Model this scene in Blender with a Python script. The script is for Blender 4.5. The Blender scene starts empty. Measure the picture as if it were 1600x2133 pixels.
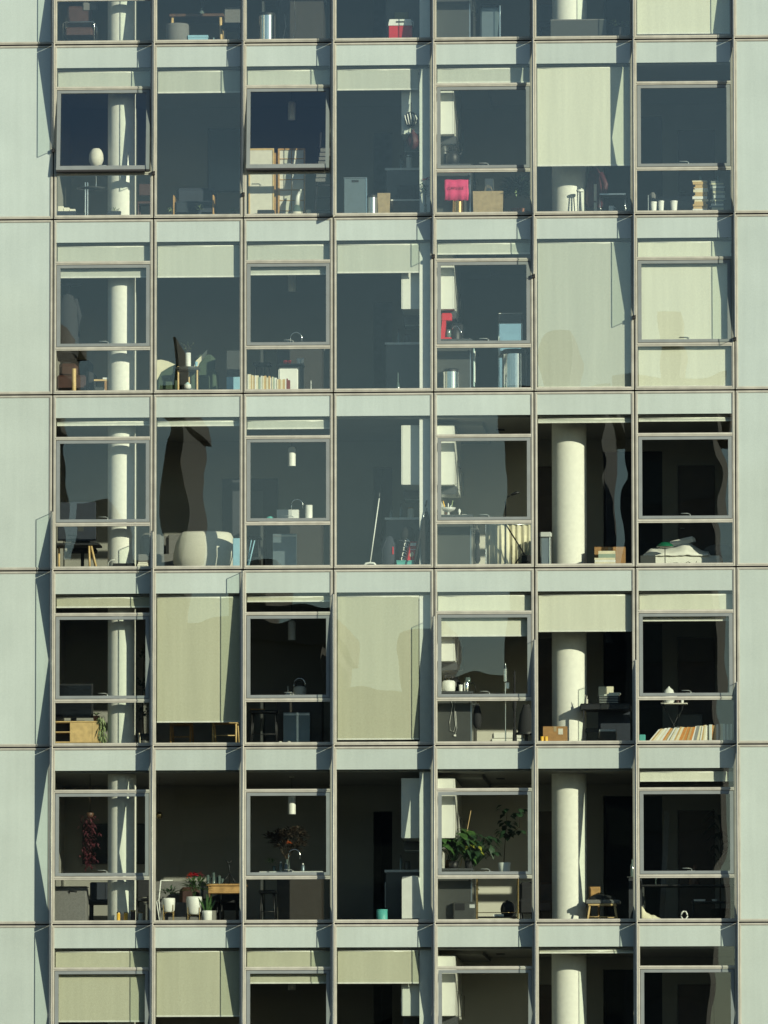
import bpy, math, random
from mathutils import Vector, Matrix
rnd = random.Random(7)
def nth(k): return '%d%s' % (k, 'th' if 10 <= k % 100 <= 20 else {1: 'st', 2: 'nd', 3: 'rd'}.get(k % 10, 'th'))
sc = bpy.context.scene
col = sc.collection
# ------------------------------------------------------------------ camera
GZ = 23.0                                    # height of the top floor joint in view above the street
CAM = Vector((7.8919, -140.0, GZ - 21.3052)); YAW, PITCH, ROLL, FPX = -0.0573, 0.0934, -0.0009, 17046.5
fw = Vector((math.sin(YAW)*math.cos(PITCH), math.cos(YAW)*math.cos(PITCH), math.sin(PITCH)))
rt = Vector((math.cos(YAW), -math.sin(YAW), 0)); up = rt.cross(fw)
r2 = rt*math.cos(ROLL) + up*math.sin(ROLL); u2 = -rt*math.sin(ROLL) + up*math.cos(ROLL)
cd = bpy.data.cameras.new('camera'); cam = bpy.data.objects.new('camera', cd); col.objects.link(cam)
mw = Matrix((r2, u2, -fw)).transposed().to_4x4(); mw.translation = CAM; cam.matrix_world = mw
cd.sensor_fit = 'VERTICAL'; cd.sensor_height = 24.0; cd.lens = FPX/2133*24.0; cd.clip_end = 6000; cd.clip_start = 1
sc.camera = cam
# ------------------------------------------------------------------ light
SUN = Vector((0.96, -1.0, 0.425)).normalized()
EL = math.asin(SUN.z); AZ = math.atan2(SUN.x, SUN.y)
w = bpy.data.worlds.new('World'); sc.world = w; w.use_nodes = True
nt = w.node_tree; bg = nt.nodes['Background']
sky = nt.nodes.new('ShaderNodeTexSky'); sky.sky_type = 'NISHITA'; sky.sun_disc = False
sky.sun_elevation = EL; sky.sun_rotation = AZ; sky.altitude = 50; sky.air_density = 1.0; sky.dust_density = 0.30; sky.ozone_density = 2.6
nt.links.new(sky.outputs[0], bg.inputs[0]); bg.inputs[1].default_value = 0.095
ld = bpy.data.lights.new('sun', 'SUN'); ld.energy = 5.0; ld.angle = math.radians(0.5); ld.color = (1.0, 0.935, 0.79)
lo = bpy.data.objects.new('sun', ld); col.objects.link(lo); lo.location = (60, -60, 60)
lo.rotation_euler = SUN.to_track_quat('Z', 'Y').to_euler()
vs = sc.view_settings; vs.view_transform = 'Standard'; vs.look = 'None'; vs.exposure = 0.30; vs.gamma = 1.0; vs.use_curve_mapping = False
sc.render.engine = 'CYCLES'; cy = sc.cycles
cy.use_denoising = True; cy.max_bounces = 10; cy.diffuse_bounces = 2; cy.glossy_bounces = 4; cy.transmission_bounces = 4
cy.transparent_max_bounces = 24; cy.sample_clamp_indirect = 4; cy.caustics_reflective = False; cy.caustics_refractive = False

# ------------------------------------------------------------------ materials
def nodes(name):
    m = bpy.data.materials.new(name); m.use_nodes = True
    t = m.node_tree; return m, t, t.nodes['Principled BSDF']
def mat(name, c, rough=.6, metal=0.0, var=.10, scale=9.0, bump=0.0, spec=.5, fine=0.0):
    m, t, b = nodes(name); N = t.nodes.new; L = t.links.new
    tc = N('ShaderNodeTexCoord'); no = N('ShaderNodeTexNoise'); no.inputs['Scale'].default_value = scale; no.inputs['Detail'].default_value = 4
    L(tc.outputs['Object'], no.inputs['Vector'])
    mr = N('ShaderNodeMapRange'); mr.inputs[1].default_value = .3; mr.inputs[2].default_value = .7
    mr.inputs[3].default_value = 1-var; mr.inputs[4].default_value = 1+var; L(no.outputs[0], mr.inputs[0])
    val = mr.outputs[0]
    if fine:
        n2 = N('ShaderNodeTexNoise'); n2.inputs['Scale'].default_value = 160; n2.inputs['Detail'].default_value = 1
        L(tc.outputs['Object'], n2.inputs['Vector'])
        m2 = N('ShaderNodeMapRange'); m2.inputs[1].default_value = .3; m2.inputs[2].default_value = .7
        m2.inputs[3].default_value = 1-fine; m2.inputs[4].default_value = 1+fine; L(n2.outputs[0], m2.inputs[0])
        mu = N('ShaderNodeMath'); mu.operation = 'MULTIPLY'; L(val, mu.inputs[0]); L(m2.outputs[0], mu.inputs[1]); val = mu.outputs[0]
    vm = N('ShaderNodeVectorMath'); vm.operation = 'SCALE'; vm.inputs[0].default_value = c[:3]; L(val, vm.inputs['Scale'])
    L(vm.outputs[0], b.inputs['Base Color'])
    b.inputs['Roughness'].default_value = rough; b.inputs['Metallic'].default_value = metal; b.inputs['Specular IOR Level'].default_value = spec
    if bump:
        bp = N('ShaderNodeBump'); bp.inputs['Strength'].default_value = .6; bp.inputs['Distance'].default_value = bump
        L(no.outputs[0], bp.inputs['Height']); L(bp.outputs[0], b.inputs['Normal'])
    return m
def wavy(t, dist, scale):
    N = t.nodes.new; L = t.links.new
    oi = N('ShaderNodeObjectInfo'); tc = N('ShaderNodeTexCoord'); sc_ = N('ShaderNodeVectorMath'); sc_.operation = 'ADD'
    mm = N('ShaderNodeMath'); mm.operation = 'MULTIPLY'; mm.inputs[1].default_value = 40; L(oi.outputs['Random'], mm.inputs[0])
    L(tc.outputs['Object'], sc_.inputs[0]); L(mm.outputs[0], sc_.inputs[1])
    no = N('ShaderNodeTexNoise'); no.inputs['Scale'].default_value = scale; no.inputs['Detail'].default_value = 1.0; L(sc_.outputs[0], no.inputs['Vector'])
    bp = N('ShaderNodeBump'); bp.inputs['Strength'].default_value = 1; bp.inputs['Distance'].default_value = dist
    L(no.outputs[0], bp.inputs['Height'])
    wn = N('ShaderNodeTexWhiteNoise'); wn.noise_dimensions = '1D'; L(mm.outputs[0], wn.inputs['W'])
    sb = N('ShaderNodeVectorMath'); sb.operation = 'SUBTRACT'; sb.inputs[1].default_value = (.5, .5, .5); L(wn.outputs['Color'], sb.inputs[0])
    sl = N('ShaderNodeVectorMath'); sl.operation = 'SCALE'; sl.inputs['Scale'].default_value = .0016; L(sb.outputs[0], sl.inputs[0])
    ad = N('ShaderNodeVectorMath'); ad.operation = 'ADD'; L(bp.outputs[0], ad.inputs[0]); L(sl.outputs[0], ad.inputs[1])
    nm = N('ShaderNodeVectorMath'); nm.operation = 'NORMALIZE'; L(ad.outputs[0], nm.inputs[0]); return nm.outputs[0]
def glass(name, tint, ior, dist=.0009, scale=.9):
    m = bpy.data.materials.new(name); m.use_nodes = True; t = m.node_tree; t.nodes.clear(); N = t.nodes.new; L = t.links.new
    o = N('ShaderNodeOutputMaterial'); mx = N('ShaderNodeMixShader'); tr = N('ShaderNodeBsdfTransparent'); gl = N('ShaderNodeBsdfGlossy'); fr = N('ShaderNodeFresnel')
    tr.inputs[0].default_value = (*tint, 1); gl.inputs['Roughness'].default_value = 0.0; gl.inputs[0].default_value = (.93, 1, .96, 1); fr.inputs[0].default_value = ior
    L(wavy(t, dist, scale), gl.inputs['Normal'])
    ge = N('ShaderNodeNewGeometry'); mr = N('ShaderNodeMapRange'); mr.inputs[3].default_value = ior; mr.inputs[4].default_value = 1/ior
    L(ge.outputs['Backfacing'], mr.inputs[0]); L(mr.outputs[0], fr.inputs[0])   # same Fresnel on both faces of the thin pane
    L(fr.outputs[0], mx.inputs[0]); L(tr.outputs[0], mx.inputs[1]); L(gl.outputs[0], mx.inputs[2]); L(mx.outputs[0], o.inputs[0]); return m
def toned(m, amt, streak):
    """slight tone difference from piece to piece and faint vertical streaks"""
    t = m.node_tree; b = t.nodes['Principled BSDF']; N = t.nodes.new; L = t.links.new
    src = b.inputs['Base Color'].links[0].from_socket
    oi = N('ShaderNodeObjectInfo'); mr = N('ShaderNodeMapRange'); mr.inputs[3].default_value = 1-amt; mr.inputs[4].default_value = 1+amt; L(oi.outputs['Random'], mr.inputs[0])
    tc = N('ShaderNodeTexCoord'); mp = N('ShaderNodeMapping'); mp.inputs['Scale'].default_value = (9, 9, .5); L(tc.outputs['Object'], mp.inputs[0])
    no = N('ShaderNodeTexNoise'); no.inputs['Scale'].default_value = 1.0; no.inputs['Detail'].default_value = 5; L(mp.outputs[0], no.inputs['Vector'])
    m2 = N('ShaderNodeMapRange'); m2.inputs[1].default_value = .3; m2.inputs[2].default_value = .7; m2.inputs[3].default_value = 1-streak; m2.inputs[4].default_value = 1+streak; L(no.outputs[0], m2.inputs[0])
    mu = N('ShaderNodeMath'); mu.operation = 'MULTIPLY'; L(mr.outputs[0], mu.inputs[0]); L(m2.outputs[0], mu.inputs[1])
    vm = N('ShaderNodeVectorMath'); vm.operation = 'SCALE'; L(src, vm.inputs[0]); L(mu.outputs[0], vm.inputs['Scale']); L(vm.outputs[0], b.inputs['Base Color']); return m
def panelmat(name, c):
    m = mat(name, c, rough=.12, var=.05, scale=1.1, spec=.6, fine=.09); t = m.node_tree; b = t.nodes['Principled BSDF']
    t.links.new(wavy(t, .0012, .7), b.inputs['Normal']); b.inputs['Coat Weight'].default_value = .6; b.inputs['Coat Roughness'].default_value = .03; b.inputs['Coat IOR'].default_value = 1.6
    t.links.new(b.inputs['Normal'].links[0].from_socket, b.inputs['Coat Normal']); return toned(m, .045, .035)
M = {}
def mk(n, c, **k): M[n] = mat(n, c, **k)
M['glass'] = glass('window_glass', (.925, .945, .91), 1.66)
M['finglass'] = glass('fin_glass', (.95, .98, .96), 1.3, 0.0005)
M['panel'] = panelmat('green_white_panel_glass', (.362, .428, .368))
mk('frame', (.375, .375, .30), rough=.42, metal=.10, var=.12, scale=5, fine=.08)
mk('sash', (.18, .205, .19), rough=.45, metal=.1, var=.08, scale=4)
mk('gasket', (.012, .012, .012), rough=.8)
mk('finshoe', (.60, .585, .47), rough=.45, var=.1, scale=6)
mk('handle', (.62, .64, .62), rough=.3, metal=.3)
mk('finmetal', (.10, .12, .13), rough=.4, metal=.5)
mk('concrete', (.82, .82, .74), rough=.85, var=.05, scale=14, fine=.05)
mk('wall', (.30, .30, .27), rough=.9, var=.04, scale=2)
mk('wallwhite', (.62, .61, .53), rough=.9, var=.03, scale=2)
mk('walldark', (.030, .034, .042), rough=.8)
mk('ceil', (.26, .26, .24), rough=.9, var=.03, scale=2)
mk('floor', (.085, .068, .05), rough=.45, var=.2, scale=3)
mk('slab', (.30, .30, .29), rough=.9)
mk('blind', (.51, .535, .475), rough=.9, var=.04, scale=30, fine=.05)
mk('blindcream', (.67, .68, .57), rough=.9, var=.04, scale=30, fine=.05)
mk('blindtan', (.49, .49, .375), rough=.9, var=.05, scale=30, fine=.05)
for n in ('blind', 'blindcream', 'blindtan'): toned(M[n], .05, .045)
toned(M['frame'], .06, .06)
mk('mirror', (.80, .90, .92), rough=.06, metal=1.0, var=.02)
mk('blindbar', (.72, .73, .66), rough=.6)
mk('white', (.78, .79, .74), rough=.5, var=.04)
mk('offwhite', (.66, .64, .55), rough=.7, var=.06)
mk('cabinet', (.76, .77, .70), rough=.35, var=.03)
mk('greycab', (.055, .06, .058), rough=.45, var=.05)
mk('brownpanel', (.032, .028, .023), rough=.6, var=.15)
mk('counter', (.55, .57, .55), rough=.3)
mk('darkcounter', (.07, .075, .078), rough=.25)
mk('black', (.012, .013, .015), rough=.5)
mk('softblack', (.02, .021, .024), rough=.9, bump=.004, scale=30)
mk('navy', (.022, .03, .045), rough=.8)
mk('chrome', (.75, .76, .76), rough=.14, metal=1.0, var=.03)
mk('steel', (.50, .54, .56), rough=.28, metal=.9, var=.05)
mk('bluesteel', (.17, .22, .25), rough=.4, metal=.5, var=.05)
mk('brass', (.46, .33, .15), rough=.25, metal=1.0, var=.06)
mk('copper', (.45, .27, .12), rough=.22, metal=1.0, var=.05)
mk('wood', (.46, .27, .10), rough=.5, var=.22, scale=14)
mk('palewood', (.62, .44, .20), rough=.5, var=.15, scale=14)
mk('darkwood', (.10, .05, .028), rough=.5, var=.25, scale=10)
mk('doorbrown', (.060, .040, .028), rough=.55, var=.15, scale=4)
mk('leather', (.065, .032, .026), rough=.45, var=.2)
mk('red', (.55, .025, .04), rough=.4, var=.06)
mk('pink', (.66, .05, .17), rough=.75, var=.1, bump=.006, scale=20)
mk('pinktext', (.20, .012, .05), rough=.8)
mk('yellow', (.85, .50, .06), rough=.4)
mk('orange', (.75, .14, .02), rough=.6)
mk('blue', (.28, .50, .62), rough=.6, var=.06)
mk('lightblue', (.55, .76, .76), rough=.6, var=.05)
mk('teal', (.10, .42, .38), rough=.5, var=.12)
mk('greenlamp', (.01, .12, .06), rough=.25)
mk('olive', (.16, .16, .075), rough=.7)
mk('greenfab', (.055, .085, .055), rough=.95, var=.12)
mk('greyfab', (.17, .17, .165), rough=.95, var=.12, scale=40, bump=.002)
mk('boucle', (.62, .61, .52), rough=.95, var=.10, scale=60, bump=.006)
mk('cream', (.72, .68, .50), rough=.8, var=.08)
mk('duvet', (.82, .82, .74), rough=.9, var=.04, bump=.01, scale=7)
mk('card', (.36, .20, .08), rough=.85, var=.12)
mk('kraft', (.38, .29, .17), rough=.85, var=.16, bump=.006, scale=12)
mk('basket', (.075, .06, .045), rough=.9, var=.35, scale=60, bump=.005)
mk('terracotta', (.30, .13, .08), rough=.85, var=.1)
mk('leaf', (.045, .105, .028), rough=.45, var=.35, scale=20)
mk('leafdark', (.026, .06, .028), rough=.4, var=.35, scale=20)
mk('leafpale', (.22, .28, .13), rough=.5, var=.25, scale=20)
mk('leafyellow', (.28, .30, .045), rough=.5, var=.25, scale=20)
mk('darkred', (.07, .013, .02), rough=.6, var=.3, scale=20)
mk('twig', (.05, .035, .022), rough=.8)
mk('paper', (.80, .78, .66), rough=.85, var=.05)
for n, c in (('bk_cream', (.74, .68, .48)), ('bk_white', (.78, .78, .72)), ('bk_tan', (.55, .38, .17)), ('bk_orange', (.60, .25, .06)), ('bk_grey', (.26, .27, .26)), ('bk_maroon', (.20, .035, .03)), ('bk_green', (.30, .38, .30))): mk(n, c, rough=.7, var=.08)
mk('asphalt', (.05, .05, .052), rough=.9, var=.2, scale=.3)
mk('stonea', (.12, .105, .09), rough=.85, var=.12, scale=.15)
mk('stoneb', (.085, .085, .085), rough=.85, var=.12, scale=.15)
mk('farglass', (.02, .025, .03), rough=.2)
mk('tv', (.008, .010, .013), rough=.18)
mk('bottle', (.10, .14, .13), rough=.08, spec=.8)

# ------------------------------------------------------------------ mesh helpers
class MB:
    def __init__(s): s.v, s.f, s.s = [], [], []
    def add(s, v, f, smooth=False):
        n = len(s.v); s.v += [tuple(p) for p in v]; s.f += [tuple(i+n for i in q) for q in f]
        s.s += (smooth if isinstance(smooth, list) else [smooth]*len(f)); return s
    def box(s, x0, x1, y0, y1, z0, z1, tx=0.0, ty=0.0):
        x0, x1 = min(x0, x1), max(x0, x1); y0, y1 = min(y0, y1), max(y0, y1); z0, z1 = min(z0, z1), max(z0, z1)
        v = [(x0+tx, y0+ty, z0), (x1-tx, y0+ty, z0), (x1-tx, y1-ty, z0), (x0+tx, y1-ty, z0), (x0, y0, z1), (x1, y0, z1), (x1, y1, z1), (x0, y1, z1)]
        return s.add(v, [(0, 3, 2, 1), (4, 5, 6, 7), (0, 1, 5, 4), (1, 2, 6, 5), (2, 3, 7, 6), (3, 0, 4, 7)])
    def rbox(s, x0, x1, y0, y1, z0, z1, b=.015):
        """box with chamfered vertical and top edges"""
        o = [(x0+b, y0), (x1-b, y0), (x1, y0+b), (x1, y1-b), (x1-b, y1), (x0+b, y1), (x0, y1-b), (x0, y0+b)]
        i = [(min(max(x, x0+b), x1-b), min(max(y, y0+b), y1-b)) for x, y in o]
        v = [(x, y, z0) for x, y in o] + [(x, y, z1-b) for x, y in o] + [(x, y, z1) for x, y in i]
        f = [tuple(range(7, -1, -1)), tuple(range(16, 24))]
        for a in range(8):
            c = (a+1) % 8; f += [(a, c, 8+c, 8+a), (8+a, 8+c, 16+c, 16+a)]
        return s.add(v, f)
    def lathe(s, cx, cy, prof, n=20, cap=True):
        v, f = [], []
        for r, z in prof:
            for k in range(n):
                a = 2*math.pi*k/n; v.append((cx+r*math.cos(a), cy+r*math.sin(a), z))
        for j in range(len(prof)-1):
            for k in range(n):
                k2 = (k+1) % n; f.append((j*n+k, j*n+k2, (j+1)*n+k2, (j+1)*n+k))
        sm = [True]*len(f)
        if cap:
            m = len(v); v += v[:n] + v[(len(prof)-1)*n:len(prof)*n]       # caps keep their own vertices: crisp rims
            f.append(tuple(range(m+n-1, m-1, -1))); f.append(tuple(range(m+n, m+2*n))); sm += [False, False]
        return s.add(v, f, sm)
    def cyl(s, cx, cy, z0, z1, r, r1=None, n=20): return s.lathe(cx, cy, [(r, z0), (r if r1 is None else r1, z1)], n)
    def tube(s, pts, r, n=6):
        pts = [Vector(p) for p in pts]; v, f = [], []
        for i, p in enumerate(pts):
            d = (pts[min(i+1, len(pts)-1)] - pts[max(i-1, 0)]).normalized()
            a = d.cross(Vector((0, 0, 1)))
            if a.length < .05: a = d.cross(Vector((1, 0, 0)))
            a.normalize(); b = d.cross(a); rr = r[i] if isinstance(r, (list, tuple)) else r
            for k in range(n):
                t = 2*math.pi*k/n; v.append(p + a*rr*math.cos(t) + b*rr*math.sin(t))
        for i in range(len(pts)-1):
            for k in range(n):
                k2 = (k+1) % n; f.append((i*n+k, i*n+k2, (i+1)*n+k2, (i+1)*n+k))
        sm = [True]*len(f); f += [tuple(range(n-1, -1, -1)), tuple(range((len(pts)-1)*n, len(pts)*n))]; sm += [False, False]
        return s.add(v, f, sm)
    def prism(s, out, y0, y1):
        """outline given as (x, z), counter-clockwise seen from -y, extruded along y"""
        n = len(out); v = [(x, y0, z) for x, z in out] + [(x, y1, z) for x, z in out]
        f = [tuple(range(n)), tuple(range(2*n-1, n-1, -1))] + [(i, n+i, n+(i+1) % n, (i+1) % n) for i in range(n)]
        return s.add(v, f)
    def ell(s, c, rx, ry, rz, nu=16, nv=10, zmin=-1.0):
        prof = []; v, f = [], []
        for j in range(nv+1):
            t = math.asin(zmin) + (math.pi/2 - math.asin(zmin))*j/nv
            for k in range(nu):
                a = 2*math.pi*k/nu; v.append((c[0]+rx*math.cos(t)*math.cos(a), c[1]+ry*math.cos(t)*math.sin(a), c[2]+rz*math.sin(t)))
        for j in range(nv):
            for k in range(nu):
                k2 = (k+1) % nu; f.append((j*nu+k, j*nu+k2, (j+1)*nu+k2, (j+1)*nu+k))
        sm = [True]*len(f); f.append(tuple(range(nu-1, -1, -1))); sm.append(False)
        return s.add(v, f, sm)
    def leaf(s, p, d, L, W, droop=.25, fold=.15):
        p = Vector(p); d = Vector(d).normalized(); sd = d.cross(Vector((0, 0, 1)))
        if sd.length < .05: sd = Vector((1, 0, 0))
        sd.normalize(); n = sd.cross(d).normalized()
        a = p; b = p + d*L*.45 + n*fold*W; c = p + d*L - Vector((0, 0, droop*L))
        v = [a, b + sd*W/2 - n*fold*W, b, b - sd*W/2 - n*fold*W, c]
        return s.add(v, [(0, 1, 2), (0, 2, 3), (1, 4, 2), (2, 4, 3)], True)
def link(name, mb, material, parent=None, base=(0, 0, 0)):
    me = bpy.data.meshes.new(name)
    me.from_pydata([(x-base[0], y-base[1], z-base[2]) for x, y, z in mb.v], [], mb.f)
    me.polygons.foreach_set('use_smooth', mb.s); me.materials.append(M[material]); me.update()
    o = bpy.data.objects.new(name, me); col.objects.link(o)
    if parent: o.parent = parent
    return o
def tag(o, label, cat, group=None, kind=None):
    if label: o['label'] = label
    if cat: o['category'] = cat
    if group: o['group'] = group
    if kind: o['kind'] = kind
    return o
class Thing:
    def __init__(s, name, label, cat, base, group=None):
        s.b = base; s.o = bpy.data.objects.new(name, None); col.objects.link(s.o); s.o.location = base
        s.o.empty_display_size = .1; tag(s.o, label, cat, group)
    def p(s, name, mb, material, parent=None): return link(name, mb, material, parent or s.o, s.b)
def one(name, label, cat, mb, material, group=None):
    """a thing that is a single mesh"""
    xs = [p[0] for p in mb.v]; ys = [p[1] for p in mb.v]; zs = [p[2] for p in mb.v]
    b = ((min(xs)+max(xs))/2, (min(ys)+max(ys))/2, min(zs))
    o = link(name, mb, material, None, b); o.location = b; return tag(o, label, cat, group)
def textmesh(name, s, size, material, parent, base, loc, rot, shear=0.0):
    cu = bpy.data.curves.new(name, 'FONT'); cu.body = s; cu.size = size; cu.align_x = 'CENTER'; cu.align_y = 'CENTER'; cu.extrude = .0008; cu.shear = shear
    to = bpy.data.objects.new(name+'_tmp', cu); col.objects.link(to)
    me = bpy.data.meshes.new_from_object(to.evaluated_get(bpy.context.evaluated_depsgraph_get()))
    bpy.data.objects.remove(to); me.materials.clear(); me.materials.append(M[material])
    o = bpy.data.objects.new(name, me); col.objects.link(o); o.parent = parent
    o.location = Vector(loc) - Vector(base); o.rotation_euler = rot; return o

# ------------------------------------------------------------------ layout
H = 3.05
MX = [-5.866, -4.127, -2.570, -1.012, .7210, 2.4500, 4.1811, 5.9103]
def Lz(k): return GZ - k*H                    # floor joint below storey k
def fl(r): return Lz(r) + .02                 # finished floor of storey r
def ceilz(r): return Lz(r-1) - .44
def ray(px, py): return (fw + r2*((px-800)/FPX) + u2*((1066.5-py)/FPX))
def at(px, py, y):
    d = ray(px, py); t = (y - CAM.y)/d.y; return CAM + d*t
JY = [92, 455, 819, 1185, 1553, 1924, 2297]   # picture rows of the joints, for reading sizes off the photograph
def wx(px, r, y): return at(px, JY[r]-120, y).x
def wz(py, y, px=800): return at(px, py, y).z
def span(x0, x1, r, y): return wx(x0, r, y), wx(x1, r, y)
FL = ['by the red cooler', 'near the pink cloth', 'near the red coffee maker', 'near the white flat mop', 'near the chrome pole stand', 'near the leafy kitchen plants', 'below the leafy kitchen plants']

# ------------------------------------------------------------------ ground and the street opposite
g = MB().box(-3000, 3000, -3000, 3000, -1.0, 0.0)
tag(link('ground', g, 'asphalt'), 'flat grey street ground', None, kind='structure')
def block(name, label, px0, px1, ptop, dist, depth, material, storeys):
    """a building across the street, found in the reflections: px range read off the glass"""
    s = (dist + 140)/140.0
    X = lambda px: CAM.x + s*(at(px, 1000, 0).x - CAM.x)
    x0, x1 = X(px0), X(px1); zt = CAM.z + s*(at((px0+px1)/2, ptop, 0).z - CAM.z); y0, y1 = -dist-depth, -dist
    t = Thing(name, label, 'building', ((x0+x1)/2, (y0+y1)/2, 0))
    t.p('wall', MB().box(x0, x1, y0, y1, 0, zt), material)
    t.p('parapet', MB().box(x0-.4, x1+.4, y0-.4, y1+.4, zt, zt+1.2), material)
    n = max(3, int((x1-x0)/6)); st = max(3, int(zt/4.2))
    for j in range(st):
        z = 3 + j*(zt-4)/st
        t.p('window_band', MB().box(x0+(x1-x0)*.05, x1-(x1-x0)*.05, y1, y1+.08, z, z+2.0), 'farglass')
    bx = x0 + (x1-x0)*.35
    t.p('rooftop_hut', MB().box(bx, bx+(x1-x0)*.25, y0+2, y1-3, zt+1.2, zt+4.5), material)
block('office_tower', 'dark stone tower across the street mirrored in the right-hand glass', 1052, 1268, 838, 275, 22, 'stoneb', 20)
block('residential_tower', 'brown tower across the street beside a thin gap of sky', 1306, 1490, 828, 250, 20, 'stonea', 20)
block('brick_block', 'low brown block across the street mirrored right of the slim tower', 362, 690, 1325, 290, 18, 'stonea', 8)
block('grey_terrace', 'lower grey block across the street mirrored in the kitchen windows', 690, 1085, 1475, 292, 18, 'stoneb', 8)
block('slim_tower', 'slim dark tower across the street mirrored beside the round armchair', 322, 364, 862, 300, 14, 'stoneb', 18)
block('grey_block', 'low grey block across the street mirrored left of the slim tower', 66, 320, 1230, 250, 18, 'stoneb', 8)
block('corner_tower', 'brown corner tower across the street mirrored in the left-hand panels', -320, 62, 655, 285, 22, 'stonea', 22)
block('infill_block', 'low dark block across the street filling the gap between two towers', 1240, 1345, 1400, 262, 10, 'stoneb', 8)
block('end_tower', 'grey tower across the street mirrored in the right-hand panels', 1552, 2000, 1010, 285, 22, 'stoneb', 18)

# ------------------------------------------------------------------ the building
B = Thing('apartment_building', 'pale green glass apartment building with glass fins and gridded windows', 'building', (0, 0, 0))
JG, FWD = .011, .044                         # half joint, frame face width
YF, YB = -.018, .075                         # frame front and back
for k in range(-2, 9):
    B.p('floor_slab', MB().box(-9.6, 9.6, .10, 7.4, Lz(k)-.30 if k < 8 else 0, Lz(k)), 'slab')
    if -1 <= k <= 7: B.p('floor_finish', MB().box(-6.3, 6.3, .085, 6.95, Lz(k)+.002, Lz(k)+.02), 'floor')
    if k <= 6: B.p('ceiling', MB().box(-6.3, 6.3, .085, 6.95, Lz(k)-.44, Lz(k)-.302), 'ceil')
    B.p('joint_gasket', MB().box(-9.5, 9.5, .012, .085, Lz(k)-.05, Lz(k)+.02), 'gasket')
for x0, x1 in ((-9.6, -9.2), (9.2, 9.6)):
    B.p('side_wall', MB().box(x0, x1, .10, 7.4, 0, Lz(-2)), 'slab')
B.p('rear_wall', MB().box(-9.6, 9.6, 7.0, 7.4, 0, Lz(-2)), 'slab')
B.p('plinth', MB().box(-9.6, 9.6, -.03, .09, 0, Lz(8)+.0 if Lz(8) > 0 else Lz(7)-.05), 'slab')
def ring(mb, x0, x1, z0, z1, l, r, b, t, y0, y1):
    mb.box(x0, x0+l, y0, y1, z0, z1); mb.box(x1-r, x1, y0, y1, z0, z1)
    mb.box(x0+l, x1-r, y0, y1, z0, z0+b); mb.box(x0+l, x1-r, y0, y1, z1-t, z1)
OPEN = {(1, 0), (1, 2)}
def unit(r, i):
    x0, x1 = MX[i]+JG, MX[i+1]-JG; zt = Lz(r-1)-.014; zb = Lz(r)+.014
    a, b = x0+FWD, x1-FWD; oper = i in (0, 2, 4, 6)
    f = MB(); ring(f, x0, x1, zb, zt, FWD, FWD, .055, .036, YF, YB)
    ring(f, x0+.016, x1-.016, zb+.020, zt-.014, .012, .012, .014, .012, YF-.010, YF)
    zs = Lz(r-1)-.405                         # lower edge of the spandrel
    t1a, t1b = Lz(r-1)-.735, Lz(r-1)-.790; t2a, t2b = Lz(r-1)-2.225, Lz(r-1)-2.285
    if oper:
        for za, zb2 in ((t1a, t1b), (t2a, t2b)):
            f.box(a, b, YF, YB, zb2, za); f.box(a, b, YF-.010, YF, (za+zb2)/2-.006, (za+zb2)/2+.008)
    W = B.p('window', f, 'frame')
    B.p('spandrel_panel', MB().box(a, b, -.004, .05, zs, zt-.036), 'panel')
    def pane(z0, z1): link('pane', MB().box(a, b, -.005, .005, z0, z1), 'glass', W)
    if not oper:
        pane(zb+.055, zs); return
    pane(t1a, zs); pane(zb+.055, t2b)
    # sash, top hung; the propped ones swing out at the foot
    s0, s1, st, sb = a+.008, b-.008, t1b-.009, t2a+.009
    S = MB(); ring(S, s0, s1, sb, st, .062, .062, .070 if (r, i) in OPEN else .050, .052, -.012, .05)
    G = MB().box(s0+.062, s1-.062, .004, .014, sb+.050, st-.052)
    hx = (s0+s1)/2 + .02
    Hn = MB().tube([(hx+.06, .052, sb+.055), (hx+.06, .085, sb+.08), (hx+.02, .09, sb+.098), (hx-.10, .09, sb+.098)], .008, 6).box(hx-.02, hx+.12, .05, .062, sb+.04, sb+.056)
    arms = None; shade_strip = MB().box(s0, s1, -.010, .048, sb-.035, sb)  # black strip standing in for the shaded gap below a propped sash
    if (r, i) in OPEN:
        ang = math.radians(6.5); piv = Vector((0, -.012, st)); R = Matrix.Rotation(-ang, 4, 'X')
        for mb in (S, G, Hn, shade_strip):
            mb.v = [tuple(R @ (Vector(p)-piv) + piv) for p in mb.v]
        foot = R @ (Vector((0, .03, sb+.03))-piv) + piv
        arms = MB()
        for xx in (s0+.03, s1-.03): arms.tube([(xx, .0, sb+.30), (xx, foot.y, foot.z+.02)], .008, 5)
    link('sash', S, 'sash', W); link('sash_pane', G, 'glass', W); link('handle', Hn, 'handle', W)
    if arms: link('stay_arm', arms, 'sash', W); link('gap_shade_strip', shade_strip, 'gasket', W)
for r in range(-1, 9):
    if Lz(r) < .3: continue
    for i in range(7): unit(r, i)
    for x0, x1 in ((MX[0]-1.75, MX[0]), (MX[0]-3.5, MX[0]-1.75), (MX[7], MX[7]+1.75), (MX[7]+1.75, MX[7]+3.5)):
        zt = Lz(r-1)-.014; zb = Lz(r)+.014; f = MB()
        ring(f, x0+JG, x1-JG, zb, zt, .045, .045, .045, .034, YF, YB); ring(f, x0+JG+.018, x1-JG-.018, zb+.018, zt-.013, .012, .012, .012, .010, YF-.010, YF)
        pf = B.p('panel_frame', f, 'frame')
        link('wall_panel', MB().box(x0+JG+.045, x1-JG-.045, -.004, .05, zb+.045, zt-.034), 'panel', pf)
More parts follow.
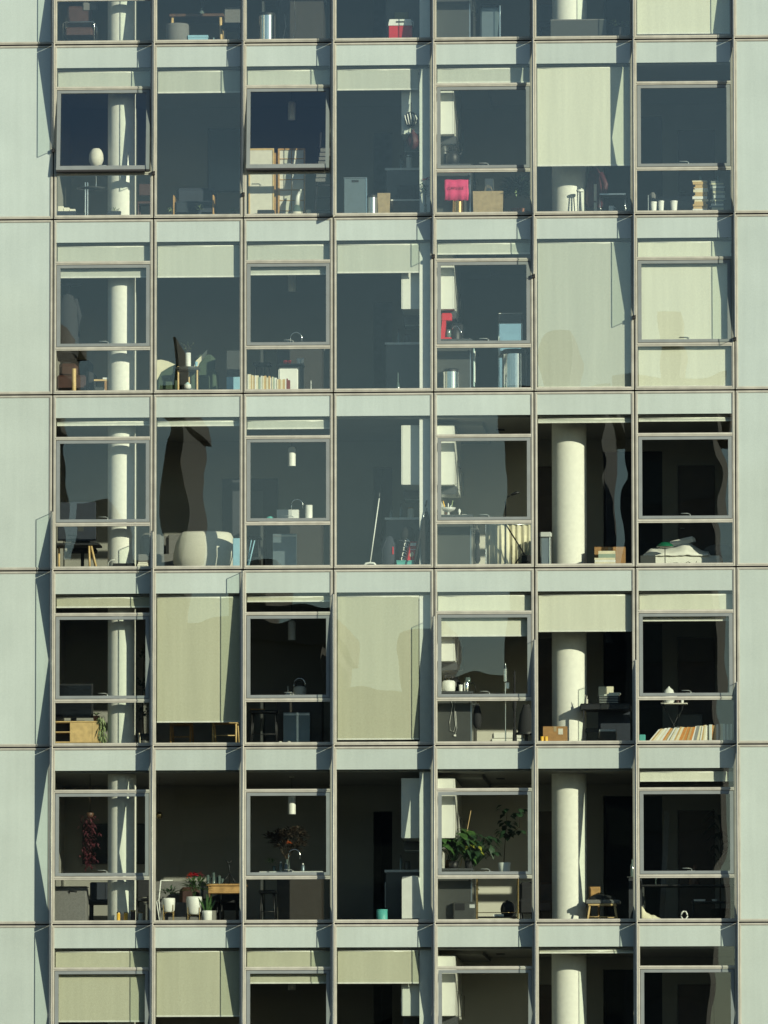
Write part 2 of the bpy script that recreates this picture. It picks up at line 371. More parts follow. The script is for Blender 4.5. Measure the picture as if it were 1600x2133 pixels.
for x in MX + [MX[0]-1.75, MX[7]+1.75]:
    B.p('joint_gasket', MB().box(x-.05, x+.05, .012, .085, Lz(8) if Lz(8) > 0 else .4, Lz(-2)), 'gasket')
# fins: blades of glass with a folded dark sheet, one length per storey, missing in a slanting band
FD = .30
ENDS = [308, 357, 403, 458, 535, 578, 665, 712]; STARTS = [1062, 1105, 1188, 1238, 1285, 1335, 1378, 1425]
def fin(x, zt, zb, kind):
    """kind: I sheet at the root, waist in mid-storey; O sheet at the tip; T taper to the top; D taper to the foot"""
    e = .012
    bl = MB().box(x-.006, x+.006, -FD, YF-.012, zb+e, zt-e)
    F = B.p('fin', bl, 'finglass')
    d0, d1, zm = YF-.013, -FD+.004, (zt+zb)/2
    T, Bm = zt-e-.001, zb+e+.001
    if kind == 'I': polys = [[(d0, T), (d1, T), (d0-.03, zm), (d0, zm)], [(d0, zm), (d0-.03, zm), (d1, Bm), (d0, Bm)]]
    elif kind == 'O': polys = [[(d0, T), (d1, T), (d1, zm), (d1+.004, zm)], [(d1+.004, zm), (d1, zm), (d1, Bm), (d0, Bm)]]
    elif kind == 'T': polys = [[(d0, T), (d0-.01, T), (d1, Bm), (d0, Bm)]]
    else: polys = [[(d0, T), (d1, T), (d0-.01, Bm), (d0, Bm)]]
    mb = MB()
    for q in polys:
        v = [(x-.009, y, z) for y, z in q] + [(x+.009, y, z) for y, z in q]
        mb.add(v, [(0, 1, 2, 3), (7, 6, 5, 4)] + [(a, 4+a, 4+(a+1) % 4, (a+1) % 4) for a in range(4)])
    link('folded_sheet', mb, 'finmetal', F)
    ed = MB().box(x-.007, x+.007, -FD-.005, -FD, zb+e, zt-e).box(x-.007, x+.007, -FD, YF-.012, zt-e, zt-e+.006).box(x-.007, x+.007, -FD, YF-.012, zb+e-.006, zb+e)  # dark strips added to cast the thin shadow lines of the glass edges
    link('edge_trim', ed, 'finmetal', F)
    sh = MB().box(x-.016, x+.016, YF-.012, .02, zb, zt); link('fin_shoe', sh, 'finshoe', F)
for i, x in enumerate(MX):
    ze = at(800, ENDS[i], 0).z + (GZ - at(800, 88, 0).z)*0; zs = at(800, STARTS[i], 0).z
    for r in range(-1, 9):
        if Lz(r) < .3: continue
        a, b = Lz(r-1), Lz(r)
        if b >= ze - .05:                                    # wholly in the upper set
            fin(x, a, b, 'O' if (r == 1 and i >= 4) else 'I')
        elif a > ze + .3: fin(x, a, ze, 'D'); B.p('fin_bracket', MB().box(x-.022, x+.022, -.09, .0, ze-.03, ze+.03), 'gasket')
        elif a > zs and b < zs - .3: fin(x, zs, b, 'T')
        elif a <= zs + .1: fin(x, a, b, 'O' if r == 5 else 'I')
# rooms
YWS = [4.8, 4.8, 4.8, 3.9, 3.9, 3.9, 3.9]   # depth of the back walls
for r in range(0, 7):
    YW = YWS[r]
    F0, C0 = fl(r), ceilz(r)
    def wall(x0, x1, y0, y1, m='wall', z0=None, z1=None, name='interior_wall'):
        return B.p(name, MB().box(x0, x1, y0, y1, F0 if z0 is None else z0, C0 if z1 is None else z1), m)
    wall(-6.25, -6.02, .09, 6.9); wall(6.02, 6.25, .09, 6.9)
    pl = wx(874, r, .12); wall(pl, MX[4]+.03, .13, 6.9, 'white', name='party_wall')
    W = lambda px: wx(px, r, YW)
    dz = F0 + 2.12
    wall(-6.02, W(778), YW, YW+.12); wall(W(817), pl, YW, YW+.12); wall(W(778), W(817), YW, YW+.12, z0=dz)
    wall(MX[4]+.03, W(1120), YW, YW+.12, 'wallwhite' if r >= 3 else 'wall'); wall(W(1155), W(1257), YW, YW+.12); wall(W(1120), W(1155), YW, YW+.12, z0=dz)
    wall(W(1380), W(1412), YW, YW+.12); wall(W(1412), W(1490), YW, YW+.12, z0=dz); wall(W(1490), 6.02, YW, YW+.12)
    wall(W(1257), W(1380), YW, YW+.12, z0=F0+2.38)
    d = B.p('door', MB().box(W(1412)+.01, W(1490)-.01, YW+.03, YW+.08, F0+.005, dz-.005), 'doorbrown')
    link('door_handle', MB().tube([(W(1418), YW+.03, F0+1.0), (W(1418), YW-.03, F0+1.0), (W(1426), YW-.03, F0+1.0)], .01), 'steel', d)
    B.p('door', MB().box(W(1120)+.01, W(1155)-.01, YW+.03, YW+.08, F0+.005, dz-.005), 'doorbrown')
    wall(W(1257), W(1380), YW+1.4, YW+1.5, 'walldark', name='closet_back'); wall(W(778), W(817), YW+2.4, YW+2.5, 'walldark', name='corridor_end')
    for px, rad, yc in ((254, .245, .59), (1186, .30, 1.0)):
        cx = wx(px, r, yc); B.p('column', MB().lathe(cx, yc, [(rad, F0), (rad, C0)], 40, False), 'concrete')
    B.p('column_edge_glint', MB().cyl(wx(284.5, r, .86), .86, F0, C0, .0035, n=8), 'sash')  # thin rod added to draw the bright reflection line at the column edge
    # ceiling vent and dropped soffit over the kitchens
    B.p('soffit', MB().box(MX[4]+.03, wx(1010, r, 1.6), .75, YW, C0-.07, C0), 'ceil')
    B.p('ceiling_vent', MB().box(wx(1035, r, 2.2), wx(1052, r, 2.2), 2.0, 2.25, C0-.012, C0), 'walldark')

# ------------------------------------------------------------------ blinds
def blind(r, i, py, label, group=None, bot=True):
    x0, x1 = MX[i]+JG+FWD+.004, MX[i+1]-JG-FWD-.004
    if i == 3: x1 = wx(873, r, .1)
    y = .108; zb = at((x0/12+.5)*1420+100 if False else 800, py, y).z; zt = ceilz(r) - .002
    # correct for the slight roll of the picture: read at the blind's own column
    px = 800 + (x0+x1)/2*119.7; zb = at(px, py, y).z
    t = Thing('roller_blind', label, 'blind', ((x0+x1)/2, y, zb), group)
    t.p('roller_tube', MB().tube([(x0, y+.03, zt-.035), (x1, y+.03, zt-.035)], .03, 12), 'blindbar')
    n = 14; v, f = [], []
    for k in range(n+1):
        xx = x0+.006+(x1-x0-.012)*k/n; dy = .004*math.sin(k*1.1+r*2+i)+.002*math.sin(k*2.3+i)
        v += [(xx, y+dy, zb+.02), (xx, y+dy*.3, zt-.03), (xx, y+dy+.002, zb+.02), (xx, y+dy*.3+.002, zt-.03)]
    for k in range(n):
        a = 4*k; f += [(a, a+4, a+5, a+1), (a+2, a+3, a+7, a+6)]
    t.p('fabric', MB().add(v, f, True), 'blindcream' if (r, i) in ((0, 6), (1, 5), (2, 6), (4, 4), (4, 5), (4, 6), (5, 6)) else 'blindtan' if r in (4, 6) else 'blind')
    t.p('bottom_bar', MB().box(x0+.004, x1-.004, y-.006, y+.010, zb, zb+.026), 'blindbar')
bl = [(0, 0, -60, 'unseen blind added to shade the room above the leather lounge chair'), (0, 1, -60, 'unseen blind added to shade the room above the grey pouf'),  # lowered blinds out of view, added to keep sun off the back wall
 (0, 2, -60, 'unseen blind added to shade the room above the dented steel bin'), (0, 3, -60, 'unseen blind added to shade the room above the red cooler'), (0, 4, -60, 'unseen blind added to shade the room above the tall grey steel bin'),
 (0, 6, 71, 'roller blind drawn right down beside the leafy plant'),
 (1, 0, 186, 'short roller blind above the propped-open window with the egg lamp'),
 (1, 1, 194, 'short roller blind above the dark armchair between the propped-open windows'),
 (1, 2, 185, 'short roller blind above the propped-open window with the paper screens'),
 (1, 3, 188, 'short roller blind above the steel bin and hanging bicycle helmet'),
 (1, 4, 173, 'short roller blind above the kitchen with the pink cloth'),
 (1, 5, 346, 'long roller blind lowered over the column above the white mug'),
 (2, 0, 579, 'roller blind with its bar just below the transom, beside a hung coat'),
 (2, 1, 578, 'short roller blind above the green armchairs and branch vase'),
 (2, 2, 573, 'roller blind with its bar just below the transom, above the book row'),
 (2, 3, 569, 'short roller blind above the empty kitchen beside the red coffee maker'),
 (2, 4, 530, 'nearly raised roller blind above the red coffee maker'),
 (2, 5, 808, 'grey-green roller blind drawn to the sill beside the big steel bin'),
 (2, 6, 806, 'cream roller blind drawn to the sill behind an operable window'),
 (3, 0, 887, 'nearly raised roller blind above the dark computer monitor'),
 (3, 1, 888, 'nearly raised roller blind above the round cream armchair'),
 (3, 2, 894, 'nearly raised roller blind above the paper towel roll'),
 (3, 5, 881, 'nearly raised roller blind above the column and book stack'),
 (3, 6, 878, 'nearly raised roller blind above the unmade bed'),
 (4, 0, 1266, 'short roller blind above the pale wooden sideboard'),
 (4, 1, 1505, 'long roller blind lowered above two wooden chairs'),
 (4, 2, 1254, 'nearly raised roller blind above the bar stool and dishwasher'),
 (4, 3, 1541, 'full-length roller blind drawn to the sill beside the bar stool'),
 (4, 4, 1326, 'short roller blind above the kettle and mugs'),
 (4, 5, 1316, 'short roller blind above the column and black desk'),
 (4, 6, 1294, 'short roller blind above the leaning book row'),
 (5, 6, 1628, 'nearly raised roller blind above the crumpled cloth'),
 (6, 0, 2129, 'long roller blind behind the window under the candle jars'),
 (6, 1, 2118, 'long roller blind behind the fixed glass under the potted plants'),
 (6, 2, 2049, 'short roller blind behind the window under the kitchen sink'),
 (6, 3, 2049, 'short roller blind under the white heater, beside wall cabinets'),
 (6, 5, 1986, 'nearly raised roller blind above the column under the wooden stool')]
for r, i, py, lab in bl: blind(r, i, py, lab)
#ITEMS
# ------------------------------------------------------------------ furniture and things behind the glass
def spot(x0, x1, r, y):                       # centre, half width
    a, b = span(x0, x1, r, y); return (a+b)/2, abs(b-a)/2
def ht(py, r, px, y): return at(px, py, y).z  # height of a picture row at a depth
def book(label, x0, x1, y0, y1, z0, z1, cover, lean=0.0, flat=False):
    """closed book: cover with pages showing; lean shears it to the right"""
    b = (x0, y0, z0); t = Thing('book', label[0], 'book', b, label[1]); sh = lean*(z1-z0)
    def lb(a0, a1, c0, c1, d0, d1):
        q = MB().box(a0, a1, c0, c1, d0, d1); q.v = [(x+lean*(z-z0), y, z) for x, y, z in q.v]; return q
    th = .003
    if flat:
        t.p('cover', lb(x0, x1, y0, y1, z0, z0+th).box(x0, x1, y0, y1, z1-th, z1).box(x0, x1, y0, y0+th, z0+th, z1-th), cover)
        t.p('pages', lb(x0+.003, x1-.003, y0+th, y1-.004, z0+th, z1-th), 'paper')
    else:
        q = lb(x0, x0+th, y0, y1, z0, z1); c = lb(x1-th, x1, y0, y1, z0, z1); q.add(c.v, c.f); c = lb(x0+th, x1-th, y0, y0+th, z0, z1); q.add(c.v, c.f)
        t.p('cover', q, cover); t.p('pages', lb(x0+th, x1-th, y0+th, y1-.004, z0+.003, z1-.004), 'paper')
def round_bin(name, label, r, x0, x1, yt, y, body, lid, cat='bin', lidh=.06):
    cx, w = spot(x0, x1, r, y); F = fl(r); z1 = ht(yt, r, (x0+x1)/2, y); t = Thing(name, label, cat, (cx, y, F))
    t.p('base_ring', MB().cyl(cx, y, F, F+.02, w*1.02, n=28), 'black')
    t.p('body', MB().cyl(cx, y, F+.02, z1-lidh, w, n=32), body)
    t.p('lid', MB().lathe(cx, y, [(w*1.04, z1-lidh), (w*1.04, z1-lidh*.4), (w*.9, z1-.005), (w*.4, z1)], 28), lid); return t
def box_thing(name, label, cat, r, x0, x1, yt, yb, y, d, m, z0=None, b=.008, group=None):
    a, c = span(x0, x1, r, y); z1 = ht(yt, r, (x0+x1)/2, y); z0 = fl(r) if z0 is None else z0
    return one(name, label, cat, MB().rbox(a, c, y, y+d, z0, max(z1, z0+.02), b), m, group)
def legs4(t, x0, x1, y0, y1, z0, z1, rad, m, splay=0.0):
    for sx, xx in ((-1, x0), (1, x1)):
        for sy, yy in ((-1, y0), (1, y1)):
            t.p('leg', MB().tube([(xx+sx*splay, yy+sy*splay, z0), (xx, yy, z1)], rad, 8), m)
def faucet(r, px, py, y, zc, label):
    """arched tap standing on a counter of height zc"""
    x = wx(px, r, y); top = ht(py, r, px, y); t = Thing('kitchen_tap', label, 'tap', (x, y, zc)); R = .10; pts = [(x, y, zc+.02), (x, y, top-R)]
    for k in range(1, 9):
        a = math.pi*k/8; pts.append((x+R-R*math.cos(a), y, top-R+R*math.sin(a)))
    pts.append((x+2*R, y, top-R-.07)); t.p('spout', MB().tube(pts, .010, 8), 'chrome')
    t.p('base', MB().cyl(x, y, zc, zc+.03, .026), 'chrome'); t.p('lever', MB().tube([(x, y, zc+.06), (x-.07, y, zc+.09)], .007), 'chrome')
def island(r, label, x0=540, x1=672):
    y0, y1 = .95, 1.6; a, c = span(x0, x1, r, y0); F = fl(r); t = Thing('kitchen_island', label, 'island', ((a+c)/2, 1.2, F))
    zt = F+.93; t.p('worktop', MB().rbox(a, c, y0, y1, zt-.04, zt, .004), 'counter')
    bx = a + (c-a)*.28; t.p('base_cabinet', MB().box(bx, c-.02, y0+.04, y1-.03, F, zt-.04), 'brownpanel')
    t.p('end_leg', MB().box(a+.02, a+.06, y0+.05, y1-.05, F, zt-.04), 'greycab')
    t.p('sink_rim', MB().box(a+.55*(c-a), a+.9*(c-a), y0+.12, y1-.15, zt, zt+.006), 'steel'); return zt
def pendant(r, label, px=608, bot=None, y=1.25):
    x = wx(px, r, y); zb = ht(bot, r, px, y); t = Thing('pendant_lamp', label, 'lamp', (x, y, zb), 'white pendant lamps over the kitchen islands')
    t.p('shade', MB().lathe(x, y, [(.066, zb), (.066, zb+.30), (.05, zb+.33), (.012, zb+.34)], 24), 'white')
    t.p('cord', MB().cyl(x, y, zb+.34, ceilz(r)-.02, .004, n=6), 'black'); t.p('ceiling_rose', MB().cyl(x, y, ceilz(r)-.02, ceilz(r), .05), 'white')
# ---- kitchens on both sides of the party wall
def kitchens(r):
    F, C = fl(r), ceilz(r); wl = wx(874, r, .12); wr = MX[4]+.03
    y0, y1 = .30, 2.7; zb, zt = F+1.46, C-.10
    t = Thing('wall_cabinet', 'white wall cabinet left of the party wall '+FL[r], 'cabinet', (wl-.16, y0, zb))
    t.p('carcass', MB().box(wl-.30, wl-.001, y0, y1, zb, zt), 'cabinet')
    for k in range(4):
        a = y0+.004+k*.6; d = t.p('cupboard_door', MB().box(wl-.322, wl-.302, a, a+.592, zb+.003, zt-.003), 'cabinet')
        link('bar_handle', MB().tube([(wl-.324, a+.53, zb+.06), (wl-.355, a+.53, zb+.06), (wl-.355, a+.53, zb+.34), (wl-.324, a+.53, zb+.34)], .006), 'steel', d, t.b)
    t = Thing('base_cabinet', 'grey base cabinet with pale worktop left of the party wall '+FL[r], 'cabinet', (wl-.32, .8, F))
    t.p('carcass', MB().box(wl-.60, wl-.001, .82, 2.8, F+.08, F+.90), 'greycab'); t.p('toe_kick', MB().box(wl-.55, wl-.001, .85, 2.8, F, F+.08), 'black')
    t.p('worktop', MB().rbox(wl-.64, wl-.001, .80, 2.82, F+.90, F+.94, .003), 'counter')
    for k in range(3):
        a = .83+k*.64; t.p('cupboard_door', MB().box(wl-.62, wl-.601, a, a+.62, F+.09, F+.89), 'greycab')
    h = Thing('range_hood', 'dark range hood left of the party wall '+FL[r], 'hood', (wl-.2, 1.6, zb-.16))
    h.p('body', MB().box(wl-.34, wl-.001, 1.3, 1.9, zb-.16, zb-.001), 'darkcounter'); h.p('filter', MB().box(wl-.32, wl-.03, 1.33, 1.87, zb-.168, zb-.16), 'steel')
    y0 = .34
    t = Thing('wall_cabinet', 'white wall cabinet right of the party wall '+FL[r], 'cabinet', (wr+.16, y0, zb))
    t.p('carcass', MB().box(wr+.001, wr+.285, y0, y1, zb, zt), 'cabinet')
    for k in range(4):
        a = y0+.004+k*.6; d = t.p('cupboard_door', MB().box(wr+.288, wr+.308, a, a+.592, zb+.003, zt-.003), 'cabinet')
        ya = a+.10 if k % 2 == 0 else a+.50
        link('bar_handle', MB().tube([(wr+.308, ya, zb+.02), (wr+.352, ya, zb+.02), (wr+.352, ya, zb+.42), (wr+.308, ya, zb+.42)], .007), 'chrome', d, t.b)
    t = Thing('base_cabinet', 'grey base cabinet with dark worktop right of the party wall '+FL[r], 'cabinet', (wr+.3, y0, F))
    t.p('carcass', MB().box(wr+.001, wr+.575, y0+.02, 2.8, F+.06, F+.90), 'greycab'); t.p('toe_kick', MB().box(wr+.001, wr+.52, y0+.05, 2.8, F, F+.06), 'black')
    t.p('worktop', MB().rbox(wr+.001, wr+.62, y0, 2.82, F+.90, F+.94, .003), 'darkcounter')
    for k in range(3):
        a = y0+.03+k*.66; d = t.p('cupboard_door', MB().box(wr+.577, wr+.597, a, a+.65, F+.07, F+.72), 'steel' if k == 0 else 'greycab')
        t.p('drawer_front', MB().box(wr+.577, wr+.597, a, a+.65, F+.735, F+.89), 'steel' if k == 0 else 'greycab')
        link('bar_handle', MB().tube([(wr+.597, a+.1, F+.66), (wr+.635, a+.1, F+.66), (wr+.635, a+.55, F+.66), (wr+.597, a+.55, F+.66)], .006), 'chrome', d, t.b)
    h = Thing('range_hood', 'dark range hood right of the party wall '+FL[r], 'hood', (wr+.2, .8, zb-.12))
    h.p('body', MB().box(wr+.001, wr+.33, .62, 1.22, zb-.13, zb-.001), 'darkcounter'); h.p('filter', MB().box(wr+.03, wr+.30, .65, 1.19, zb-.138, zb-.13), 'steel')
    return F+.94
CT = [kitchens(r) for r in range(7)]
WR = MX[4]+.03
def oncounter(px, r, y=.45): return wx(px, r, y)
for r, b, ww in ((1, 250, 'above the paper screens'), (2, 607, 'above the row of books'), (3, 971, 'above the paper towel roll'), (4, 1333, 'above the wide pale kettle'), (5, 1696, 'above the dark dried bouquet'), (6, 2062, 'behind a short blind under the kitchen sink')):
    pendant(r, 'white cylinder pendant lamp hanging '+ww, bot=b)
def clutter(r):
    zc, F = CT[r], fl(r); wl = wx(874, r, .12); k0 = r*3
    x = wl-.20-.03*(r % 3); t = Thing('storage_jar', 'lidded jar on the pale worktop left of the party wall '+FL[r], 'jar', (x, 1.05, zc)); h = (.16, .22, .13)[r % 3]
    t.p('jar', MB().lathe(x, 1.05, [(.05, zc), (.055, zc+.02), (.055, zc+h), (.04, zc+h+.015)], 18), ('offwhite', 'bottle', 'greycab')[r % 3]); t.p('lid', MB().cyl(x, 1.05, zc+h+.015, zc+h+.035, .045, n=16), ('wood', 'steel', 'black')[r % 3])
    x = wl-.42+.04*(r % 2); t = Thing('oil_bottle', 'slim bottle on the worktop left of the party wall '+FL[r], 'bottle', (x, 1.2, zc)); t.p('body', MB().lathe(x, 1.2, [(.03, zc), (.032, zc+.16), (.012, zc+.22)], 14), 'bottle'); t.p('neck', MB().cyl(x, 1.2, zc+.22, zc+.28, .012, n=10), 'black')
    x = WR+.12; t = Thing('knife_block', 'knife block far back on the dark worktop '+FL[r], 'knife block', (x, 1.5, zc)); q = MB().box(x-.05, x+.05, 1.45, 1.6, zc, zc+.2); q.v = [(a+.15*(c-zc), b, c) for a, b, c in q.v]; t.p('block', q, ('wood', 'darkwood')[r % 2])
    for k in range(3): t.p('knife_handle', MB().tube([(x+.0+.03*k, 1.5, zc+.19), (x+.03+.03*k, 1.5, zc+.29)], .009), 'black')
for r in (1, 2, 3, 4, 5, 6): clutter(r)
# ---- plants
def foliage(mb, c, rad, n, L, W, flat=.6, upb=.3):
    for _ in range(n):
        a = rnd.uniform(0, 2*math.pi); e = rnd.uniform(-.3, 1.0); q = rnd.random()**.5
        d = Vector((math.cos(a)*math.cos(e), math.sin(a)*math.cos(e)*flat, math.sin(e)))
        p = Vector(c) + Vector((d.x*rad[0], d.y*rad[1], d.z*rad[2]))*q
        mb.leaf(p, (d.x+rnd.uniform(-.4, .4), d.y*.6+rnd.uniform(-.4, .2), d.z*.5+upb), L*rnd.uniform(.6, 1.15), W*rnd.uniform(.7, 1.1), rnd.uniform(.1, .5))
    return mb
def pot(t, cx, y, z0, z1, w, m='white', taper=.8, n=24): return t.p('pot', MB().lathe(cx, y, [(w*taper*.85, z0), (w*taper, z0+.01), (w, z1), (w*.9, z1), (w*.88, z1-.03)], n), m)
def stems(mb, base, tips, r=.004):
    for tp in tips:
        b = Vector(base); e = Vector(tp); m = (b+e)/2 + Vector((0, 0, .06)); mb.tube([b, m, e], [r*1.4, r, r*.7], 5)
    return mb

# ============ storey 0 (red cooler)
r = 0; F = fl(0)
y = .45; cx, w = spot(132, 204, 0, y); t = Thing('armchair', 'brown leather lounge chair with chrome frame beside the column', 'chair', (cx, y, F))
t.p('backrest', MB().rbox(cx-w*.9, cx+w*.55, y+.42, y+.54, F+.30, F+.80, .03), 'leather'); t.p('seat', MB().rbox(cx-w*.9, cx+w*.7, y-.02, y+.46, F+.22, F+.36, .03), 'leather')
for sy in (0, .5): t.p('frame', MB().tube([(cx-w, y+sy, F+.008), (cx-w, y+sy, F+.42), (cx-w*.9, y+sy, F+.45), (cx+w*.75, y+sy, F+.45), (cx+w*.8, y+sy, F+.42), (cx+w*.8, y+sy, F+.008)], .011, 8), 'chrome')
t.p('head_pad', MB().rbox(cx-w*.05, cx+w*.85, y+.40, y+.52, F+.72, F+.86, .03), 'greyfab')
y = 1.0; a, c = span(352, 466, 0, y); zt = ht(28, 0, 410, y); t = Thing('dining_table', 'dark dining table with pale rounded legs behind the grey pouf', 'table', ((a+c)/2, y, F))
t.p('tabletop', MB().rbox(a, c, y, y+.8, zt-.05, zt, .012), 'darkwood'); legs4(t, a+.06, c-.06, y+.06, y+.74, F, zt-.05, .026, 'palewood', .02)
t = Thing('twig_vase', 'small vase with bare twigs on the dark dining table', 'vase', ((a+c)/2, y+.3, zt)); vx = wx(420, 0, y+.3)
t.p('vase', MB().lathe(vx, y+.3, [(.03, zt), (.05, zt+.05), (.02, zt+.12), (.025, zt+.14)], 16), 'bottle'); t.p('twigs', stems(MB(), (vx, y+.3, zt+.12), [(vx+dx, y+.3, zt+.12+h) for dx, h in ((-.08, .3), (.02, .36), (.09, .28), (.14, .2))], .003), 'twig')
cx, w = spot(346, 394, 0, .42); zt = ht(50, 0, 370, .42); t = Thing('pouf', 'round grey felt pouf beside the light blue box', 'pouf', (cx, .42, F))
t.p('body', MB().lathe(cx, .42, [(w*.96, F), (w, F+.03), (w, zt-.04), (w*.94, zt-.005), (w*.6, zt)], 32), 'greyfab'); t.p('seam', MB().lathe(cx, .42, [(w*1.005, zt-.05), (w*1.015, zt-.045), (w*1.005, zt-.04)], 32, False), 'greyfab')
t = Thing('storage_box', 'light blue box between the grey pouf and a small bottle', 'box', (wx(412, 0, .3), .3, F)); a, c = span(392, 433, 0, .3); zt = ht(73, 0, 412, .3)
t.p('box_body', MB().box(a, c, .3, .55, F, zt-.04), 'blue'); t.p('lid', MB().rbox(a-.006, c+.006, .294, .556, zt-.04, zt, .004), 'blue')
one('water_bottle', 'tiny pale blue bottle beside the light blue box', 'bottle', MB().lathe(wx(446, 0, .32), .32, [(.03, F), (.032, F+.07), (.014, F+.10), (.014, F+.13)], 12), 'lightblue')
t = Thing('chair', 'dark grey upholstered chair behind the grey pouf', 'chair', (wx(485, 0, 1.0), 1.0, F)); a, c = span(463, 502, 0, .9)
t.p('seat', MB().rbox(a, c, .85, 1.3, F+.38, F+.48, .02), 'softblack'); t.p('backrest', MB().rbox(a, c, 1.24, 1.32, F+.44, F+.82, .02), 'greyfab'); legs4(t, a+.04, c-.04, .9, 1.26, F, F+.38, .014, 'black')
zt = island(0, 'kitchen island with pale worktop behind the dented steel bin', 543, 676)
round_bin('pedal_bin', 'dented shiny steel bin under the pale island worktop', 0, 540, 574, 26, .42, 'chrome', 'black')
t = Thing('power_cord', 'two pale cords hanging in front of the dark island', 'cord', (wx(600, 0, .8), .8, F)); xx = wx(590, 0, .8)
for dx, h in ((0, .62), (.17, .85)): t.p('cord', MB().tube([(xx+dx-.09, .82, F+.01), (xx+dx, .84, F+.18), (xx+dx+.04, .86, F+.4), (xx+dx+.02, .9, F+h)], .005), 'white')
cx, w = spot(809, 858, 0, .34); t = Thing('cooler_box', 'red picnic cooler with white lid and carry handle', 'cooler', (cx, .45, F)); z0 = F; z1 = ht(53, 0, 834, .34); z2 = ht(40, 0, 834, .34)
t.p('tub', MB().rbox(cx-w, cx+w, .34, .62, z0, z1, .012), 'red'); l = t.p('lid', MB().prism([(cx-w*1.02, z1), (cx+w*1.02, z1), (cx+w*.9, z2), (cx-w*.9, z2)], .335, .625), 'white')
link('handle_slot', MB().box(cx-w*.35, cx+w*.35, .328, .336, z2-.06, z2-.035), 'black', l, t.b); t.p('swing_handle', MB().tube([(cx-w*1.06, .48, z1+.0), (cx-w*1.06, .48, z2-.03), (cx-w*.8, .48, z2+.012), (cx+w*.8, .48, z2+.012), (cx+w*1.06, .48, z2-.03), (cx+w*1.06, .48, z1)], .012, 8), 'white')
a, c = span(822, 851, 0, .70); one('carton', 'olive carton standing behind the red cooler', 'box', MB().rbox(a, c, .66, .80, F, ht(26, 0, 836, .70), .006), 'olive')
a, c = span(1000, 1040, 0, .42); t = Thing('pedal_bin', 'tall grey steel bin with a bright edge beside the base cabinet', 'bin', ((a+c)/2, .5, F)); zt = ht(8, 0, 1020, .42)
t.p('body', MB().rbox(a, c, .42, .74, F, zt-.05, .03), 'bluesteel'); t.p('lid', MB().rbox(a-.004, c+.004, .416, .744, zt-.05, zt, .03), 'black'); t.p('edge_strip', MB().cyl(c+.012, .44, F, zt-.03, .02, n=12), 'chrome')
a, c = span(1147, 1262, 0, .33); zt = ht(40, 0, 1205, .33); t = Thing('low_cabinet', 'plain grey low cabinet in front of the column', 'cabinet', ((a+c)/2, .36, F))
t.p('carcass', MB().box(a, c, .33, .47, F, zt-.02), 'greycab'); t.p('top', MB().rbox(a-.005, c+.005, .325, .475, zt-.02, zt, .003), 'greyfab')
cx, w = spot(1276, 1302, 0, .5); t = Thing('potted_plant', 'small leafy plant in a dark pot beside the grey low cabinet', 'plant', (cx, .5, F)); zp = ht(58, 0, 1290, .5)
pot(t, cx, .5, F, zp, w*1.0, 'softblack'); t.p('leaves', foliage(MB(), (cx, .5, zp+.04), (.14, .14, .09), 40, .10, .04), 'leafpale')
t = Thing('side_chair', 'navy upholstered chair left of the grey low cabinet', 'chair', (wx(1140, 0, .9), 1.3, F)); a, c = span(1121, 1160, 0, 1.3)
t.p('seat', MB().rbox(a, c, 1.2, 1.65, F+.40, F+.48, .02), 'navy'); t.p('backrest', MB().rbox(a, c, 1.6, 1.68, F+.48, F+.86, .03), 'navy'); legs4(t, a+.04, c-.04, 1.24, 1.6, F, F+.40, .014, 'black')

# ============ storey 1 (propped-open windows)
r = 1; F = fl(1)
y = .42; cx, w = spot(160, 222, 1, y); zt = ht(392, 1, 190, y); t = Thing('side_table', 'round dark side table on chrome posts under the egg lamp', 'table', (cx, y, F))
t.p('tabletop', MB().lathe(cx, y, [(w*.3, zt-.035), (w, zt-.01), (w, zt)], 32), 'darkcounter')
for px in (178, 183): t.p('post', MB().cyl(wx(px, 1, y-.1), y-.1, F, ht(380, 1, px, y-.1), .013, n=10), 'chrome')
t.p('foot', MB().cyl(wx(181, 1, y), y, F, F+.02, .16), 'chrome')
lx, lw = spot(185, 216, 1, y); zb, z2 = ht(350, 1, 200, y), ht(307, 1, 200, y); t = Thing('egg_lamp', 'cream egg-shaped table lamp on a thin stem', 'lamp', (lx, y, zt))
m = (zb+z2)/2; hh = (z2-zb)/2
t.p('shade', MB().lathe(lx, y, [(lw*math.sqrt(max(.02, 1-(k/8)**2))*(1.0 if k < 0 else .97), m+hh*k/8*.999) for k in range(-7, 8)], 28), 'offwhite'); t.p('stem', MB().cyl(lx, y, zt, zb+.04, .009, n=10), 'chrome'); t.p('base', MB().cyl(lx, y, zt, zt+.012, .075), 'chrome')
t = Thing('storage_tray', 'low dark tray of magazines by the sill under the egg lamp', 'tray', (wx(138, 1, .28), .28, F)); a, c = span(119, 158, 1, .28); zt = ht(440, 1, 138, .28)
t.p('tray', MB().box(a, c, .26, .5, F, zt), 'navy')
for k in range(3): t.p('magazine', MB().box(a+.02+k*.10, a+.11+k*.10, .28+.03*k, .48, zt, zt+.09-.022*k), 'paper')
t = Thing('planter', 'small dark planter of tiny pale plants beside the column', 'plant', (wx(238, 1, .28), .28, F)); a, c = span(224, 252, 1, .26); zt = ht(440, 1, 238, .26)
t.p('trough', MB().box(a, c, .24, .36, F, zt, .01), 'navy'); t.p('leaves', foliage(MB(), ((a+c)/2, .30, zt), (.10, .05, .06), 34, .06, .02), 'leafpale')
t = Thing('side_chair', 'red-brown wooden chair right of the column under the egg lamp window', 'chair', (wx(300, 1, .9), .9, F)); a, c = span(286, 316, 1, .9)
